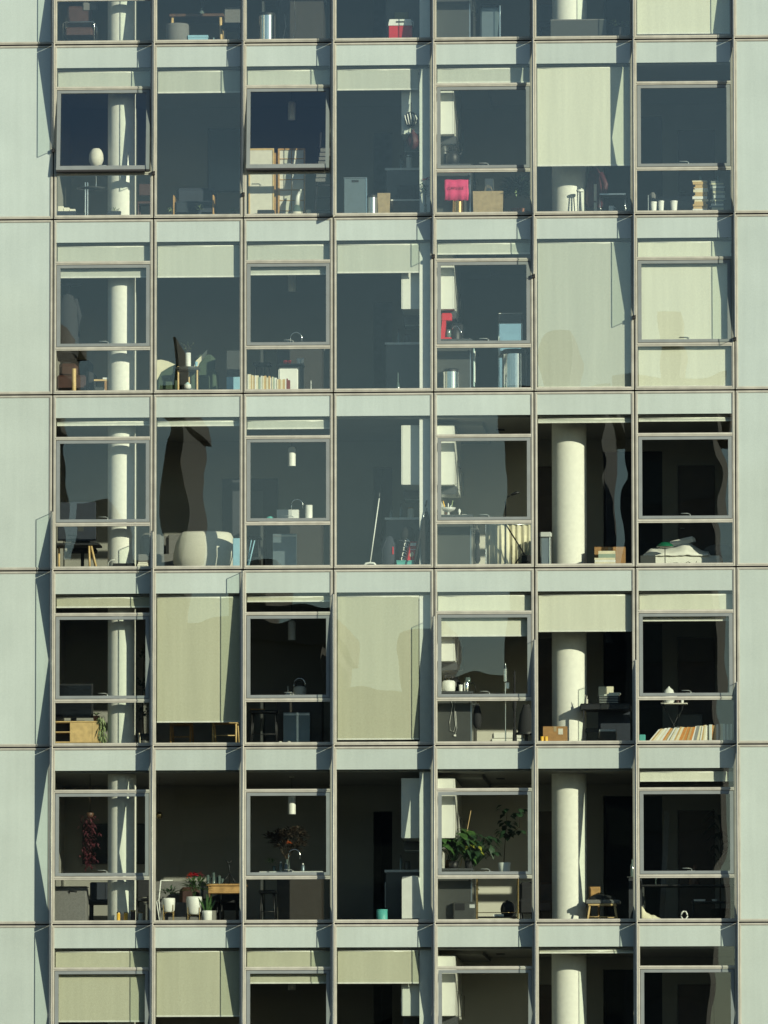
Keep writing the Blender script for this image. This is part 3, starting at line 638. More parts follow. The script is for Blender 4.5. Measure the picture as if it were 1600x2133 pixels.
t.p('seat', MB().rbox(a, c, .85, 1.25, F+.36, F+.40, .01), 'leather'); t.p('backrest', MB().rbox(a, c, 1.2, 1.24, F+.55, F+.75, .01), 'leather'); legs4(t, a+.02, c-.02, .88, 1.22, F, F+.36, .014, 'leather')
t = Thing('armchair', 'dark armchair with a wooden arm between two tiny plants', 'chair', (wx(400, 1, 1.2), 1.2, F)); a, c = span(360, 446, 1, 1.0); zt = ht(384, 1, 400, 1.0)
t.p('backrest', MB().rbox(a+.02, c, 1.45, 1.62, F+.25, zt, .05), 'navy'); t.p('seat', MB().rbox(a+.02, c, 1.0, 1.5, F+.22, F+.42, .04), 'navy')
for xx in (a, c-.03): t.p('arm', MB().rbox(xx, xx+.03, .98, 1.6, F, F+.52, .01), 'wood')
for x0, x1, yt, lab in ((344, 363, 430, 'tiny pale plant on the sill left of the dark armchair'), (409, 423, 421, 'tiny green plant on the sill in front of the dark armchair'), (480, 492, 431, 'tiny pale plant on the sill right of the dark armchair')):
    cx, w = spot(x0, x1, 1, .3); zz = ht(yt, 1, x0, .3); t = Thing('potted_plant', lab, 'plant', (cx, .3, F)); pot(t, cx, .3, F, F+(zz-F)*.45, w*.55, 'navy'); t.p('leaves', foliage(MB(), (cx, .3, F+(zz-F)*.6), (w*.9, w*.7, (zz-F)*.35), 36, .06, .025), 'leafpale')
def tvset(r, x0, x1, yt, yb, y, label, name='television', cat='television'):
    a, c = span(x0, x1, r, y); z0, z1 = ht(yb, r, x0, y), ht(yt, r, x0, y); t = Thing(name, label, cat, ((a+c)/2, y, z0))
    t.p('bezel', MB().rbox(a, c, y, y+.05, z0, z1, .006), 'black'); t.p('screen', MB().box(a+.02, c-.02, y-.003, y, z0+.02, z1-.02), 'tv')
    return t
tvset(1, 433, 506, 268, 400, YWS[1]-.06, 'large dark television on the wall behind the dark armchair')
y = .55
t = Thing('paper_screen', 'folding screen panel of plain cream paper in a pale wooden frame', 'screen', (wx(545, 1, y), y, F)); a, c = span(518, 571, 1, y); z1 = ht(309, 1, 545, y)
f = MB(); ring(f, a, c, F, z1, .025, .025, .03, .03, y, y+.025); t.p('frame', f, 'palewood'); t.p('paper', MB().box(a+.025, c-.025, y+.008, y+.014, F+.03, z1-.03), 'offwhite')
y = .62; t = Thing('shoji_screen', 'folding screen panel with a brown wooden grid over white paper', 'screen', (wx(607, 1, y), y, F)); a, c = span(579, 636, 1, y); z1 = ht(309, 1, 607, y)
f = MB(); ring(f, a, c, F, z1, .03, .03, .035, .03, y, y+.025); fr_ = t.p('frame', f, 'wood'); t.p('paper', MB().box(a+.03, c-.03, y+.016, y+.021, F+.035, z1-.03), 'offwhite')
for k in range(1, 7): t.p('lattice_bar', MB().box(a+.03, c-.03, y+.002, y+.014, F+(z1-F)*k/7-.006, F+(z1-F)*k/7+.006), 'wood')
t.p('lattice_bar', MB().box((a+c)/2-.006, (a+c)/2+.006, y, y+.013, F+.035, z1-.03), 'wood')
a, c = span(571, 580, 1, .66); one('wooden_post', 'brown wooden post between the two paper screens', 'post', MB().rbox(a, c, .66, .73, F, ht(318, 1, 575, .66), .004), 'wood')
cx, w = spot(606, 631, 1, .34); zz = ht(425, 1, 618, .34); zn = ht(394, 1, 626, .34); t = Thing('glass_jug', 'clear glass jug with a cloth-wrapped neck before the wooden grid screen', 'jug', (cx, .34, F))
t.p('body', MB().lathe(cx, .34, [(w*.8, F), (w, F+.05), (w*.9, F+.15), (w*.3, zz)], 24), 'bottle'); t.p('neck_cloth', MB().tube([(cx, .34, zz-.02), (cx+.02, .34, (zz+zn)/2), (cx+.07, .34, zn)], [.05, .04, .015], 10), 'white'); t.p('label_band', MB().lathe(cx, .34, [(w*.98, F+.07), (w*.95, F+.12)], 24, False), 'offwhite')
cx, w = spot(638, 648, 1, .3); one('candle_jar', 'small cream candle jar right of the glass jug', 'candle', MB().lathe(cx, .3, [(w, F), (w, ht(437, 1, 643, .3)-.006), (w*.8, ht(437, 1, 643, .3)), (w*.7, F+.10)], 18), 'cream')
box_thing('media_box', 'flat black box on the floor before the cream paper screen', 'box', 1, 536, 571, 437, 449, .3, .2, 'black')
t = Thing('ladder_rack', 'black ladder rack hung with a patterned cloth right of the paper screens', 'rack', (wx(672, 1, .9), .9, F)); a, c = span(654, 690, 1, .9); zt = ht(275, 1, 675, .9)
for xx in (a, c): t.p('rail', MB().tube([(xx, .9, F), (xx*.6+(a+c)/2*.4+.06, .95, zt)], .014, 8), 'softblack')
for k in range(1, 7): t.p('rung', MB().tube([(a+.01*k, .9, F+k*.22), (c-.0*k, .9, F+k*.22)], .009, 6), 'softblack')
q = MB()
for k in range(8): q.box(a+.03+.012*k, a+.20+.014*k, .87+.002*k, .885+.002*k, F+.72+k*.075, F+.72+k*.075+.06)
t.p('patterned_cloth', q, 'greyfab')
# bay 4
zc = fl(1)+.94
cx, w = spot(716, 764, 1, .36); a, c = span(716, 764, 1, .36); zt = ht(369, 1, 740, .36); t = Thing('pedal_bin', 'flat-fronted blue steel bin with a small slot handle', 'bin', ((a+c)/2, .5, F))
t.p('body', MB().rbox(a, c, .36, .66, F+.01, zt-.015, .012), 'bluesteel'); t.p('lid', MB().rbox(a-.004, c+.004, .356, .664, zt-.015, zt, .006), 'steel'); t.p('slot_handle', MB().box(a+.14, c-.14, .352, .362, zt-.09, zt-.05), 'black'); t.p('pedal', MB().box(a+.15, c-.15, .33, .37, F, F+.10), 'black'); t.p('edge_trim', MB().box(c-.012, c+.002, .354, .36, F+.01, zt-.015), 'chrome')
round_bin('pedal_bin', 'small round steel bin between the blue steel bin and a paper bag', 1, 765, 786, 405, .40, 'steel', 'black')
def paper_bag(label, r, x0, x1, yt, y, d, m='kraft', handles=True):
    a, c = span(x0, x1, r, y); F = fl(r); z1 = ht(yt, r, (x0+x1)/2, y); t = Thing('paper_bag', label, 'bag', ((a+c)/2, y, F))
    q = MB().box(a-.004, c+.004, y-.004, y+d, F, z1, .008, .004); q.f.pop(1); q.s.pop(1)
    q.v = [(x+rnd.uniform(-.006, .006), yy, z) for x, yy, z in q.v]; t.p('bag_body', q, m)
    t.p('side_fold', MB().box(a-.007, a+.0, y+.02, y+d-.02, F+.02, z1-.02), m)
    if handles:
        mx = (a+c)/2
        for yy in (y+.004, y+d-.008): t.p('handle', MB().tube([(mx-.07, yy, z1-.02), (mx-.05, yy, z1+.07), (mx, yy, z1+.10), (mx+.05, yy, z1+.07), (mx+.07, yy, z1-.02)], .004), m)
paper_bag('narrow brown paper bag beside the small round steel bin', 1, 787, 812, 402, .40, .16, handles=False)
cx, w = spot(815, 874, 1, .55); a, c = span(815, 874, 1, .45); zt = ht(418, 1, 845, .45); t = Thing('wicker_basket', 'dark wicker basket with a white liner rim', 'basket', (cx, .6, F))
t.p('basket_body', MB().box(a, c, .45, .80, F, zt, .03, .03), 'basket'); t.p('liner_rim', MB().box(a-.008, c+.008, .442, .808, zt, zt+.022), 'white')
t.p('folded_bag', MB().rbox(a+.10, c-.06, .55, .75, zt+.022, zt+.30, .04), 'softblack')
t = Thing('flower_vase', 'glass vase of dark stems and a red flower by the party wall', 'vase', (wx(885, 1, .33), .1, F)); cx = wx(886, 1, .105); 
zt = ht(370, 1, 886, .105)
t.p('vase', MB().lathe(cx, .105, [(.03, F), (.028, F+.05), (.015, F+.16), (.022, F+.2)], 14), 'bottle'); t.p('stems', stems(MB(), (cx, .105, F+.18), [(cx-.05, .105, zt-.1), (cx+.03, .105, zt), (cx, .105, zt-.05)], .003), 'twig')
q = MB(); foliage(q, (cx-.02, .10, F+.38), (.09, .01, .2), 50, .06, .03, .1); q.v = [(x, min(max(yy, .088), .125), z) for x, yy, z in q.v]; t.p('leaves', q, 'leafdark')
q = MB(); foliage(q, (cx+.02, .10, zt-.04), (.05, .01, .05), 24, .05, .03, .1); q.v = [(x, min(max(yy, .088), .125), z) for x, yy, z in q.v]; t.p('flower', q, 'red')
wl = wx(874, 1, .12); hx = wl-.16; zc_ = fl(1)+1.46
hz = ht(250, 1, 855, .28); t = Thing('bicycle_helmet', 'black and white slotted bicycle helmet hanging on the cabinet', 'helmet', (wx(856, 1, .2), .2, hz)); cx = wx(856, 1, .2)
t.p('shell', MB().ell((cx, .2, hz), .115, .085, .135), 'black')
for k in range(-2, 3): t.p('rib', MB().tube([(cx+k*.045-.01, .2-.09*math.cos(k*.4), hz+.105-.02*abs(k)), (cx+k*.05+.01, .2-.098*math.cos(k*.35), hz), (cx+k*.035+.01, .2-.088*math.cos(k*.4), hz-.10)], .011, 6), 'white')
t.p('strap', MB().tube([(cx, .23, hz+.1), (cx, .26, hz+.3)], .008), 'black')
zz = ht(289, 1, 861, .26); cx = wx(861, 1, .26); t = Thing('cloth_bag', 'dark speckled drawstring bag hanging below the bicycle helmet', 'bag', (cx, .2, zz-.16))
t.p('bag_body', MB().lathe(cx, .2, [(.03, zz-.19), (.10, zz-.13), (.115, zz-.05), (.08, zz+.06), (.02, zz+.12), (.03, zz+.15)], 18), 'darkred'); t.p('cord', MB().tube([(cx, .2, zz+.12), (cx+.01, .25, zz+.34)], .006), 'black')
# bay 4 counter things
wl = wx(874, 1, .12)
x = wx(852, 1, .95); one('paper_towel_roll', 'white paper roll standing on the worktop below the helmet', 'paper roll', MB().cyl(x, .95, zc, zc+.20, .05), 'white'); x = wx(838, 1, .95)
t = Thing('wine_glass', 'stemmed glass on the worktop beside the paper roll', 'glass', (x, .95, zc)); t.p('bowl', MB().lathe(x, .95, [(.008, zc+.08), (.035, zc+.11), (.035, zc+.15)], 14), 'bottle'); t.p('stem', MB().cyl(x, .95, zc, zc+.08, .005, n=8), 'bottle')
# bay 5
cx, w = spot(940, 966, 1, .44); x = wx(943, 1, .5); t = Thing('kettle', 'round black kettle on the worktop above the pink cloth', 'kettle', (x, .5, zc)); zt = ht(292, 1, 943, .5)
t.p('body', MB().lathe(x, .5, [(.09, zc), (.12, zc+.05), (.12, zc+.15), (.08, zc+.24), (.02, zc+.27)], 24), 'black'); t.p('spout', MB().tube([(x+.09, .5, zc+.14), (x+.16, .5, zc+.22)], [.02, .012]), 'black'); t.p('handle', MB().tube([(x-.07, .5, zc+.2), (x-.05, .5, zc+.32), (x+.05, .5, zc+.32), (x+.07, .5, zc+.2)], .009), 'black')
x = wx(925, 1, .7); one('coffee_grinder', 'dark appliance with steel top behind the black kettle', 'appliance', MB().lathe(x, .7, [(.07, zc), (.07, zc+.28), (.05, zc+.36)], 20), 'greycab')
cx, w = spot(934, 975, 1, .30); zt = ht(405, 1, 955, .20); t = Thing('pedal_bin', 'copper-coloured bin under the pink cloth', 'bin', (cx, .22, F)); yy = .235
t.p('body', MB().cyl(cx, yy, F, zt, w*.62, n=32), 'copper'); t.p('lid', MB().lathe(cx, yy, [(w*.64, zt), (w*.64, zt+.03), (w*.3, zt+.06)], 28), 'black')
a, c = span(927, 976, 1, .18); z0, z1 = ht(417, 1, 950, .09), ht(374, 1, 950, .09); t = Thing('pink_towel', 'bright pink cloth with dark lettering draped over the copper bin', 'towel', ((a+c)/2, .12, z0)); n = 12; v, f = [], []
for k in range(n+1):
    xx = a+(c-a)*k/n; dy = .012*math.sin(k*1.3)
    for j, zz in enumerate((z0+.008*math.sin(k*2.1), z0+(z1-z0)*.35, z0+(z1-z0)*.7, z1+.004*math.sin(k))): v.append((xx+.006*math.sin(j*2+k), .105+dy*(1-j/4), zz))
    v.append((xx, .22, z1+.012)); v.append((xx, .34, z1-.05))
for k in range(n):
    for j in range(5): f.append((k*6+j, k*6+6+j, k*6+7+j, k*6+j+1))
o = t.p('cloth', MB().add(v, f, True), 'pink'); md = o.modifiers.new('thick', 'SOLIDIFY'); md.thickness = .006
textmesh('lettering', 'CAPSULE', .068, 'pinktext', o, t.b, ((a+c)/2-.01, .088, z0+(z1-z0)*.58), (math.pi/2, 0, 0))
paper_bag('big brown paper shopping bag between the pink cloth and dark plant', 1, 986, 1048, 398, .24, .22)
cx, w = spot(1050, 1106, 1, .40); t = Thing('potted_plant', 'dark bushy plant in a terracotta pot beside the big paper bag', 'plant', (cx, .5, F)); yy = .42; pot(t, cx, yy, F, F+.16, .12, 'terracotta')
q = MB(); foliage(q, (cx-.02, yy-.05, F+.42), (.22, .16, .28), 240, .20, .06)
t.p('leaves', q, 'leafdark'); t.p('tall_leaf', MB().leaf((cx+.12, yy, F+.35), (.15, 0, 1), .45, .08, .05), 'leafdark'); t.p('pale_leaf', MB().leaf((cx-.03, yy-.16, F+.5), (.1, -.3, -1), .18, .06, 0), 'leafpale')
a, c = span(1010, 1028, 1, .8); one('white_tower_speaker', 'slim white upright box behind the big paper bag', 'box', MB().rbox(a, c, .8, .95, F, ht(372, 1, 1018, .8), .01), 'white')
# bay 6
cx, w = spot(1268, 1279, 1, .26); t = Thing('mug', 'plain white mug on the sill under the long blind', 'mug', (cx, .26, F)); zm = ht(429, 1, 1273, .26); t.p('cup', MB().lathe(cx, .26, [(w*.9, F), (w, F+.02), (w, zm), (w*.88, zm), (w*.85, F+.03)], 20), 'white'); t.p('ear', MB().tube([(cx+w, .26, zm-.02), (cx+w+.03, .26, zm-.04), (cx+w+.03, .26, zm-.07), (cx+w, .26, zm-.09)], .006), 'white')
a, c = span(1249, 1303, 1, .6); zt = ht(403, 1, 1275, .6); t = Thing('side_table', 'clear-topped side table with a thin chrome frame behind the white mug', 'table', ((a+c)/2, .6, F)); t.p('tabletop', MB().box(a, c, .6, 1.0, zt-.02, zt), 'steel')
legs4(t, a+.008, c-.008, .61, .99, F, zt-.02, .008, 'chrome')
t = Thing('clothes_stand', 'dark red coat on a stand right of the column base', 'coat', (wx(1240, 1, .9), .9, F)); cx = wx(1238, 1, .9); zt = ht(352, 1, 1238, .9)
t.p('stand', MB().cyl(cx, .95, F, zt+.1, .015, n=10), 'black'); t.p('stand_foot', MB().cyl(cx, .95, F, F+.02, .15), 'black'); t.p('coat_body', MB().lathe(cx, .9, [(.12, F+.22), (.16, F+.3), (.15, F+.55), (.10, zt-.05), (.03, zt+.04)], 14), 'darkred'); t.p('sleeve', MB().tube([(cx+.10, .88, zt-.08), (cx+.19, .86, zt-.28), (cx+.18, .84, zt-.48)], [.06, .055, .04], 8), 'darkred'); t.p('scarf', MB().box(cx-.005, cx+.045, .745, .765, F+.15, F+.62), 'offwhite')
a, c = span(1203, 1213, 1, .55); t = Thing('stool', 'little white stool between the column and the dark red coat', 'stool', ((a+c)/2, .55, F)); zt = ht(396, 1, 1208, .55); t.p('seat', MB().lathe((a+c)/2, .55, [(.06, zt-.03), (.065, zt), (.03, zt+.012)], 16), 'white'); legs4(t, a+.02, c-.02, .53, .57, F, zt-.03, .01, 'white', .02)
# bay 7: two stacks of books
for px0, px1, top, n, lab, cols in ((1444, 1474, 377, 17, 'tall stack nearer the white cups', ('bk_tan', 'bk_cream', 'bk_white', 'bk_tan', 'bk_tan')), (1480, 1510, 378, 16, 'tall stack farther from the white cups', ('bk_white', 'bk_grey', 'bk_cream', 'bk_grey'))):
    cx, w = spot(px0, px1, 1, .34); zt = ht(top, 1, px0, .34); hs = [rnd.uniform(.6, 1.7) for _ in range(n)]; k_ = (zt-F)/sum(hs); z = F
    for j, h in enumerate(hs):
        cc = cols[j % len(cols)]; nm = {'bk_cream': 'cream', 'bk_tan': 'tan', 'bk_white': 'white', 'bk_grey': 'grey'}[cc]; ww = w*rnd.uniform(.82, 1.08); ox = rnd.uniform(-.018, .018)
        book(('%s book, %s up in the %s' % (nm, nth(j+1), lab), 'books in the two tall floor stacks'), cx+ox-ww, cx+ox+ww, .26+rnd.uniform(-.01, .02), .44+rnd.uniform(-.01, .02), z, z+h*k_-.0008, cc, flat=True); z += h*k_
    q = Thing('drinking_glass', 'clear tumbler on top of the '+lab, 'glass', (cx, .35, z)); q.p('glass_wall', MB().lathe(cx, .35, [(.03, z), (.035, z+.09), (.031, z+.09), (.027, z+.008)], 16, False), 'bottle'); q.p('glass_foot', MB().cyl(cx, .35, z, z+.008, .03, n=16), 'bottle')
for px0, px1, yt, lab in ((1354, 1368, 421, 'white cup nearest the metal rod left of the book stacks'), (1371, 1383, 419, 'white cup in the middle of three by the book stacks'), (1396, 1411, 419, 'white cup closest to the tall book stacks')):
    cx, w = spot(px0, px1, 1, .5); zt = ht(yt, 1, px0, .5); t = Thing('white_cup', lab, 'cup', (cx, .5, F)); t.p('cup_body', MB().lathe(cx, .5, [(w*.7, F), (w, zt), (w*.9, zt), (w*.62, F+.03)], 18), 'white'); t.p('rim', MB().lathe(cx, .5, [(w*1.02, zt-.02), (w*1.05, zt), (w*1.0, zt+.004)], 18, False), 'white')
t = Thing('sofa', 'dark grey sofa behind the book stacks and white cups', 'sofa', (wx(1420, 1, 1.2), 1.2, F)); a, c = span(1366, 1450, 1, 1.2); zt = ht(401, 1, 1390, 1.2)
t.p('seat', MB().rbox(a, c, 1.1, 1.7, F+.10, F+.40, .04), 'greyfab'); t.p('backrest', MB().rbox(a, c, 1.65, 1.9, F+.30, zt, .06), 'greyfab'); t.p('arm', MB().rbox(a-.12, a+.02, 1.1, 1.9, F, F+.52, .05), 'greyfab'); t.p('arm', MB().rbox(c-.02, c+.12, 1.1, 1.9, F, F+.52, .05), 'greyfab')
one('metal_rod', 'thin upright metal rod left of the white cups', 'rod', MB().cyl(wx(1350, 1, .4), .4, F, ht(406, 1, 1350, .4), .007, n=8), 'chrome')

# ============ storey 2 (red coffee maker)
r = 2; F = fl(2); zc = F+.94
t = Thing('hanging_coat', 'long dark coat hanging by the window frame', 'coat', (wx(146, 2, .5), .5, ht(716, 2, 146, .5))); cx = wx(141, 2, .5); z1, z0 = ht(612, 2, 141, .5), F+.62
t.p('coat_body', MB().lathe(cx, .5, [(.17, z0), (.20, z0+.2), (.185, z1-.25), (.10, z1-.04), (.02, z1)], 14), 'softblack'); t.p('hanger_hook', MB().tube([(cx, .5, z1-.02), (cx+.01, .5, z1+.12), (cx+.03, .5, z1+.16), (cx+.05, .5, z1+.12)], .008), 'black'); t.p('rail', MB().tube([(-6.019, .5, z1+.155), (cx+.25, .5, z1+.155)], .012), 'black'); t.p('sleeve', MB().tube([(cx+.12, .49, z1-.1), (cx+.2, .48, z1-.4), (cx+.18, .48, z1-.75)], [.055, .05, .04], 8), 'softblack')
t = Thing('armchair', 'black armchair with dark red cushions by the wooden post', 'chair', (wx(155, 2, .9), .9, F)); a, c = span(118, 196, 2, .8); zt = ht(745, 2, 155, .9)
t.p('seat', MB().rbox(a, c-.1, .7, 1.3, F+.18, F+.40, .04), 'leather'); t.p('backrest', MB().rbox(a, c-.06, 1.2, 1.42, F+.3, zt, .08), 'softblack'); t.p('arm', MB().rbox(c-.14, c, .66, 1.4, F, F+.50, .06), 'softblack'); t.p('cushion', MB().rbox(a+.02, a+.35, 1.02, 1.2, F+.40, zt-.08, .06), 'leather')
a, c = span(150, 159, 2, .30); one('wooden_post', 'short pale wooden post standing at the sill beside the black armchair', 'post', MB().cyl((a+c)/2, .3, F, ht(768, 2, 154, .30), (c-a)/2, n=16), 'palewood')
t = Thing('low_shelf', 'low brown shelf with a white lid between black armchair and column', 'shelf', (wx(212, 2, .5), .5, F)); a, c = span(196, 229, 2, .5)
z1 = ht(790, 2, 205, .5); t.p('shelf_board', MB().box(a, c, .5, .75, z1-.03, z1), 'palewood'); t.p('side', MB().box(wx(218, 2, .5), c, .5, .75, F, z1-.03), 'card'); t.p('drawer', MB().box(a+.02, wx(218, 2, .5)-.005, .52, .74, F+.06, F+.16), 'greycab'); t.p('side', MB().box(a, a+.02, .5, .75, F, z1-.03), 'softblack'); t.p('white_lid', MB().rbox(wx(214, 2, .5), c, .5, .75, z1, z1+.03, .004), 'white')
one('cable', 'short white cable loop on the floor before the low brown shelf', 'cable', MB().tube([(wx(213, 2, .3), .3, F+.01), (wx(214, 2, .3), .3, F+.07), (wx(218, 2, .3), .3, F+.09), (wx(223, 2, .3), .31, F+.05), (wx(225, 2, .3), .32, F+.012)], .006), 'white')
# bay 2
y = .42; a, c = span(364, 416, 2, y); zt = ht(763, 2, 390, y); t = Thing('side_table', 'round wooden-legged side table carrying the branch vase', 'table', ((a+c)/2, y+.2, F)); cx = (a+c)/2
t.p('tabletop', MB().lathe(cx, y+.2, [(.20, zt-.06), (.215, zt-.05), (.215, zt)], 32), 'greycab'); t.p('lower_shelf', MB().cyl(cx, y+.2, F+.10, F+.12, .18, n=28), 'greycab')
for k in range(3):
    an = math.radians((-150, -30, 90)[k]); t.p('leg', MB().cyl(cx+.19*math.cos(an), y+.2+.19*math.sin(an), F, zt+.012, .018, n=10), 'palewood')
vx, vw = spot(386, 398, 2, y+.2); z1 = ht(735, 2, 392, y+.2); t = Thing('branch_vase', 'slim white vase with eucalyptus twigs on the round side table', 'vase', (vx, y+.2, zt)); t.p('vase', MB().lathe(vx, y+.2, [(vw*.9, zt), (vw, zt+.03), (vw*.95, z1), (vw*.8, z1)], 18), 'white')
tips = [(vx+dx, y+.2+dy, z1+h) for dx, dy, h in ((-.12, 0, .18), (-.07, .02, .13), (.0, -.02, .2), (.05, .02, .12), (.1, 0, .17))]; t.p('twigs', stems(MB(), (vx, y+.2, z1-.02), tips, .003), 'twig'); q = MB()
for tp in tips:
    for k in range(5): q.leaf(Vector((vx, y+.2, z1)).lerp(Vector(tp), .4+k*.15), (rnd.uniform(-1, 1), rnd.uniform(-.5, .5), rnd.uniform(-.2, 1)), .035, .02)
t.p('leaves', q, 'leafpale')
x = wx(391, 2, y+.15); t = Thing('sugar_bowl', 'little white lidded bowl on the lower shelf of the round side table', 'bowl', (x, y+.15, F+.12)); t.p('bowl', MB().lathe(x, y+.15, [(.03, F+.12), (.065, F+.15), (.06, F+.20)], 18), 'white'); t.p('lid', MB().lathe(x, y+.15, [(.062, F+.20), (.03, F+.225), (.012, F+.245)], 16), 'lightblue')
x = wx(408, 2, y+.1); one('tumbler', 'light blue cup at the edge of the round side table', 'cup', MB().lathe(x, y+.2, [(.022, zt), (.026, zt+.10), (.022, zt+.10)], 14), 'blue')
for a_, c_, lab, thx in ((322, 366, 'green armchair with cream throw left of the branch vase', -1), (402, 444, 'green armchair with cream throw right of the branch vase', 1)):
    a, c = span(a_, c_, 2, .9); zt = ht(752 if thx < 0 else 738, 2, a_, 1.3); t = Thing('armchair', lab, 'chair', ((a+c)/2, 1.1, F), 'pair of green armchairs')
    t.p('seat', MB().rbox(a+.03, c-.03, .8, 1.4, F+.15, F+.40, .05), 'greenfab'); t.p('backrest', MB().rbox(a, c, 1.3, 1.5, F+.2, zt, .07), 'greenfab')
    for xx in (a-.06, c-.04): t.p('arm', MB().rbox(xx, xx+.10, .78, 1.45, F, F+.50, .04), 'greenfab')
    P = lambda q: [(at(px, py, .80).x, at(px, py, .80).z) for px, py in q]
    q = P([(327, 793), (336, 776), (352, 766), (366, 760), (350, 753), (337, 750), (325, 751), (324, 770)] if thx < 0 else [(403, 770), (409, 752), (420, 742), (432, 729), (431, 738), (424, 748), (416, 757), (410, 771)])
    t.p('throw', MB().prism(q, .74, .775), 'cream')
def tall_cabinet(r, x0, x1, ytop, y, label, m='greycab'):
    a, c = span(x0, x1, r, y); F = fl(r); z1 = ht(ytop, r, x0, y); t = Thing('tall_cabinet', label, 'cabinet', ((a+c)/2, y, F)); t.p('carcass', MB().box(a, c, y+.02, y+.4, F, z1), m); t.p('cupboard_door', MB().box(a+.003, c-.003, y, y+.02, F+.42, z1-.003), m); t.p('drawer_front', MB().box(a+.003, c-.003, y, y+.02, F+.05, F+.41), m)
tall_cabinet(2, 472, 508, 730, .9, 'plain grey cabinet behind the blue box near the green armchairs')
box_thing('storage_box', 'light blue box standing before the grey cabinet by the green armchairs', 'box', 2, 472, 501, 785, 815, .34, .25, 'blue')
# bay 3
zt = island(2, 'kitchen island with arched tap behind the row of books'); faucet(2, 605, 692, 1.2, zt, 'arched chrome tap above the row of books')
a, c = span(516, 604, 2, .30); n = 24; x = a; hs = [rnd.uniform(.7, 1.5) for _ in range(n)]; k_ = (c-a)/sum(hs); cols = ('bk_white', 'bk_cream', 'bk_tan', 'bk_cream', 'bk_tan', 'bk_white', 'bk_cream', 'bk_green')
for k in range(2):
    xa, xb = a+.02+.01*k, a+.38; book((('lower', 'upper')[k]+' flat book lying under the upright row before the white cabinet', 'books lying under the upright row'), xa, xb, .28, .44, F+k*.022, F+k*.022+.021, ('bk_cream', 'bk_white')[k], flat=True)
for j, h in enumerate(hs):
    base = F+.044 if x+h*k_ < a+.38 else F
    cc = cols[j % 8] if j < n-2 else 'bk_maroon'; nm = {'bk_cream': 'cream', 'bk_tan': 'tan', 'bk_white': 'white', 'bk_green': 'grey-green', 'bk_maroon': 'maroon'}[cc]; z1 = ht(780+12*j/n, 2, 550, .3)+rnd.uniform(-.02, .02)
    book(('upright %s book, %s from the window frame in the upright row' % (nm, nth(j+1)), 'upright row of books before the white cabinet'), x, x+h*k_-.001, .27+rnd.uniform(0, .02), .42, base, z1, cc); x += h*k_
a, c = span(579, 632, 2, .55); z1 = ht(757, 2, 605, .55); t = Thing('mini_fridge', 'small white cabinet with rounded front behind the book row', 'cabinet', ((a+c)/2, .6, F)); t.p('body', MB().rbox(a, c, .58, .9, F, z1-.03, .03), 'greycab'); t.p('front', MB().rbox(a+.01, c-.09, .55, .58, F+.05, z1-.09, .02), 'white'); t.p('top', MB().rbox(a-.01, c+.01, .56, .92, z1-.03, z1, .01), 'greycab')
for px, m_, lab in ((594, 'red', 'small red cup on the white cabinet by the book row'), (603, 'red', 'small red bowl on the white cabinet by the book row'), (622, 'white', 'white cup on the white cabinet by the book row'), (632, 'white', 'white canister on the white cabinet by the book row')):
    x = wx(px, 2, .68); x = min(x, c-.03); one('cup', lab, 'cup', MB().lathe(x, .68, [(.028, z1), (.036, z1+(.06 if m_ == 'red' else .10)), (.03, z1+(.06 if m_ == 'red' else .10))], 14), m_)
one('table_ornament', 'thin pale upright ornament on the floor right of the white cabinet', 'ornament', MB().lathe(wx(648, 2, .35), .35, [(.02, F), (.008, F+.04), (.012, F+.1), (.006, F+.16), (.011, F+.2), (.003, F+.24)], 12), 'white')
def bar_stool(r, x0, x1, yt, y, label, m='black'):
    a, c = span(x0, x1, r, y); F = fl(r); zt = ht(yt, r, x0, y); t = Thing('bar_stool', label, 'stool', ((a+c)/2, y, F)); t.p('seat', MB().rbox(a, c, y-.17, y+.17, zt-.05, zt, .02), m)
    legs4(t, a+.05, c-.05, y-.13, y+.13, F, zt-.05, .011, m, .03); t.p('footrest', MB().tube([(a+.03, y-.15, F+.22), (c-.03, y-.15, F+.22)], .009), m)
bar_stool(2, 528, 566, 757, .75, 'black bar stool half hidden behind the book row')
# bay 5
x = wx(929, 2, .52); z1 = ht(653, 2, 929, .52); t = Thing('coffee_maker', 'bright red coffee maker on the dark worktop', 'coffee maker', (x, .52, zc))
t.p('base', MB().rbox(x-.095, x+.10, .43, .62, zc, zc+.04, .01), 'red'); t.p('column', MB().prism([(x-.09, zc+.04), (x-.015, zc+.04), (x+.01, z1-.10), (x-.06, z1-.10)], .44, .61), 'red'); t.p('head', MB().rbox(x-.075, x+.105, .43, .62, z1-.13, z1, .02), 'red'); t.p('jug', MB().lathe(x+.045, .52, [(.045, zc+.042), (.055, zc+.10), (.04, zc+.18)], 18), 'bottle')
x = wx(950, 2, .55); t = Thing('kettle', 'black kettle with a chrome handle beside the red coffee maker', 'kettle', (x, .55, zc)); t.p('body', MB().lathe(x, .55, [(.10, zc), (.10, zc+.12), (.06, zc+.19)], 22), 'black'); t.p('handle', MB().tube([(x-.07, .55, zc+.12), (x-.05, .55, zc+.23), (x+.02, .55, zc+.25), (x+.09, .55, zc+.15), (x+.10, .55, zc+.02)], .009), 'chrome')
x = wx(950, 2, 1.0); one('appliance', 'tall dark appliance behind the red coffee maker', 'appliance', MB().rbox(x-.10, x+.12, .9, 1.15, zc, zc+.34, .03), 'black')
x = wx(972, 2, .6); one('frying_pan', 'dark pan lying on the worktop edge near the red coffee maker', 'pan', MB().lathe(x-.10, .7, [(.09, zc), (.11, zc+.04), (.10, zc+.04)], 22).tube([(x-.0, .7, zc+.03), (x+.06, .7, zc+.05)], .009), 'black')
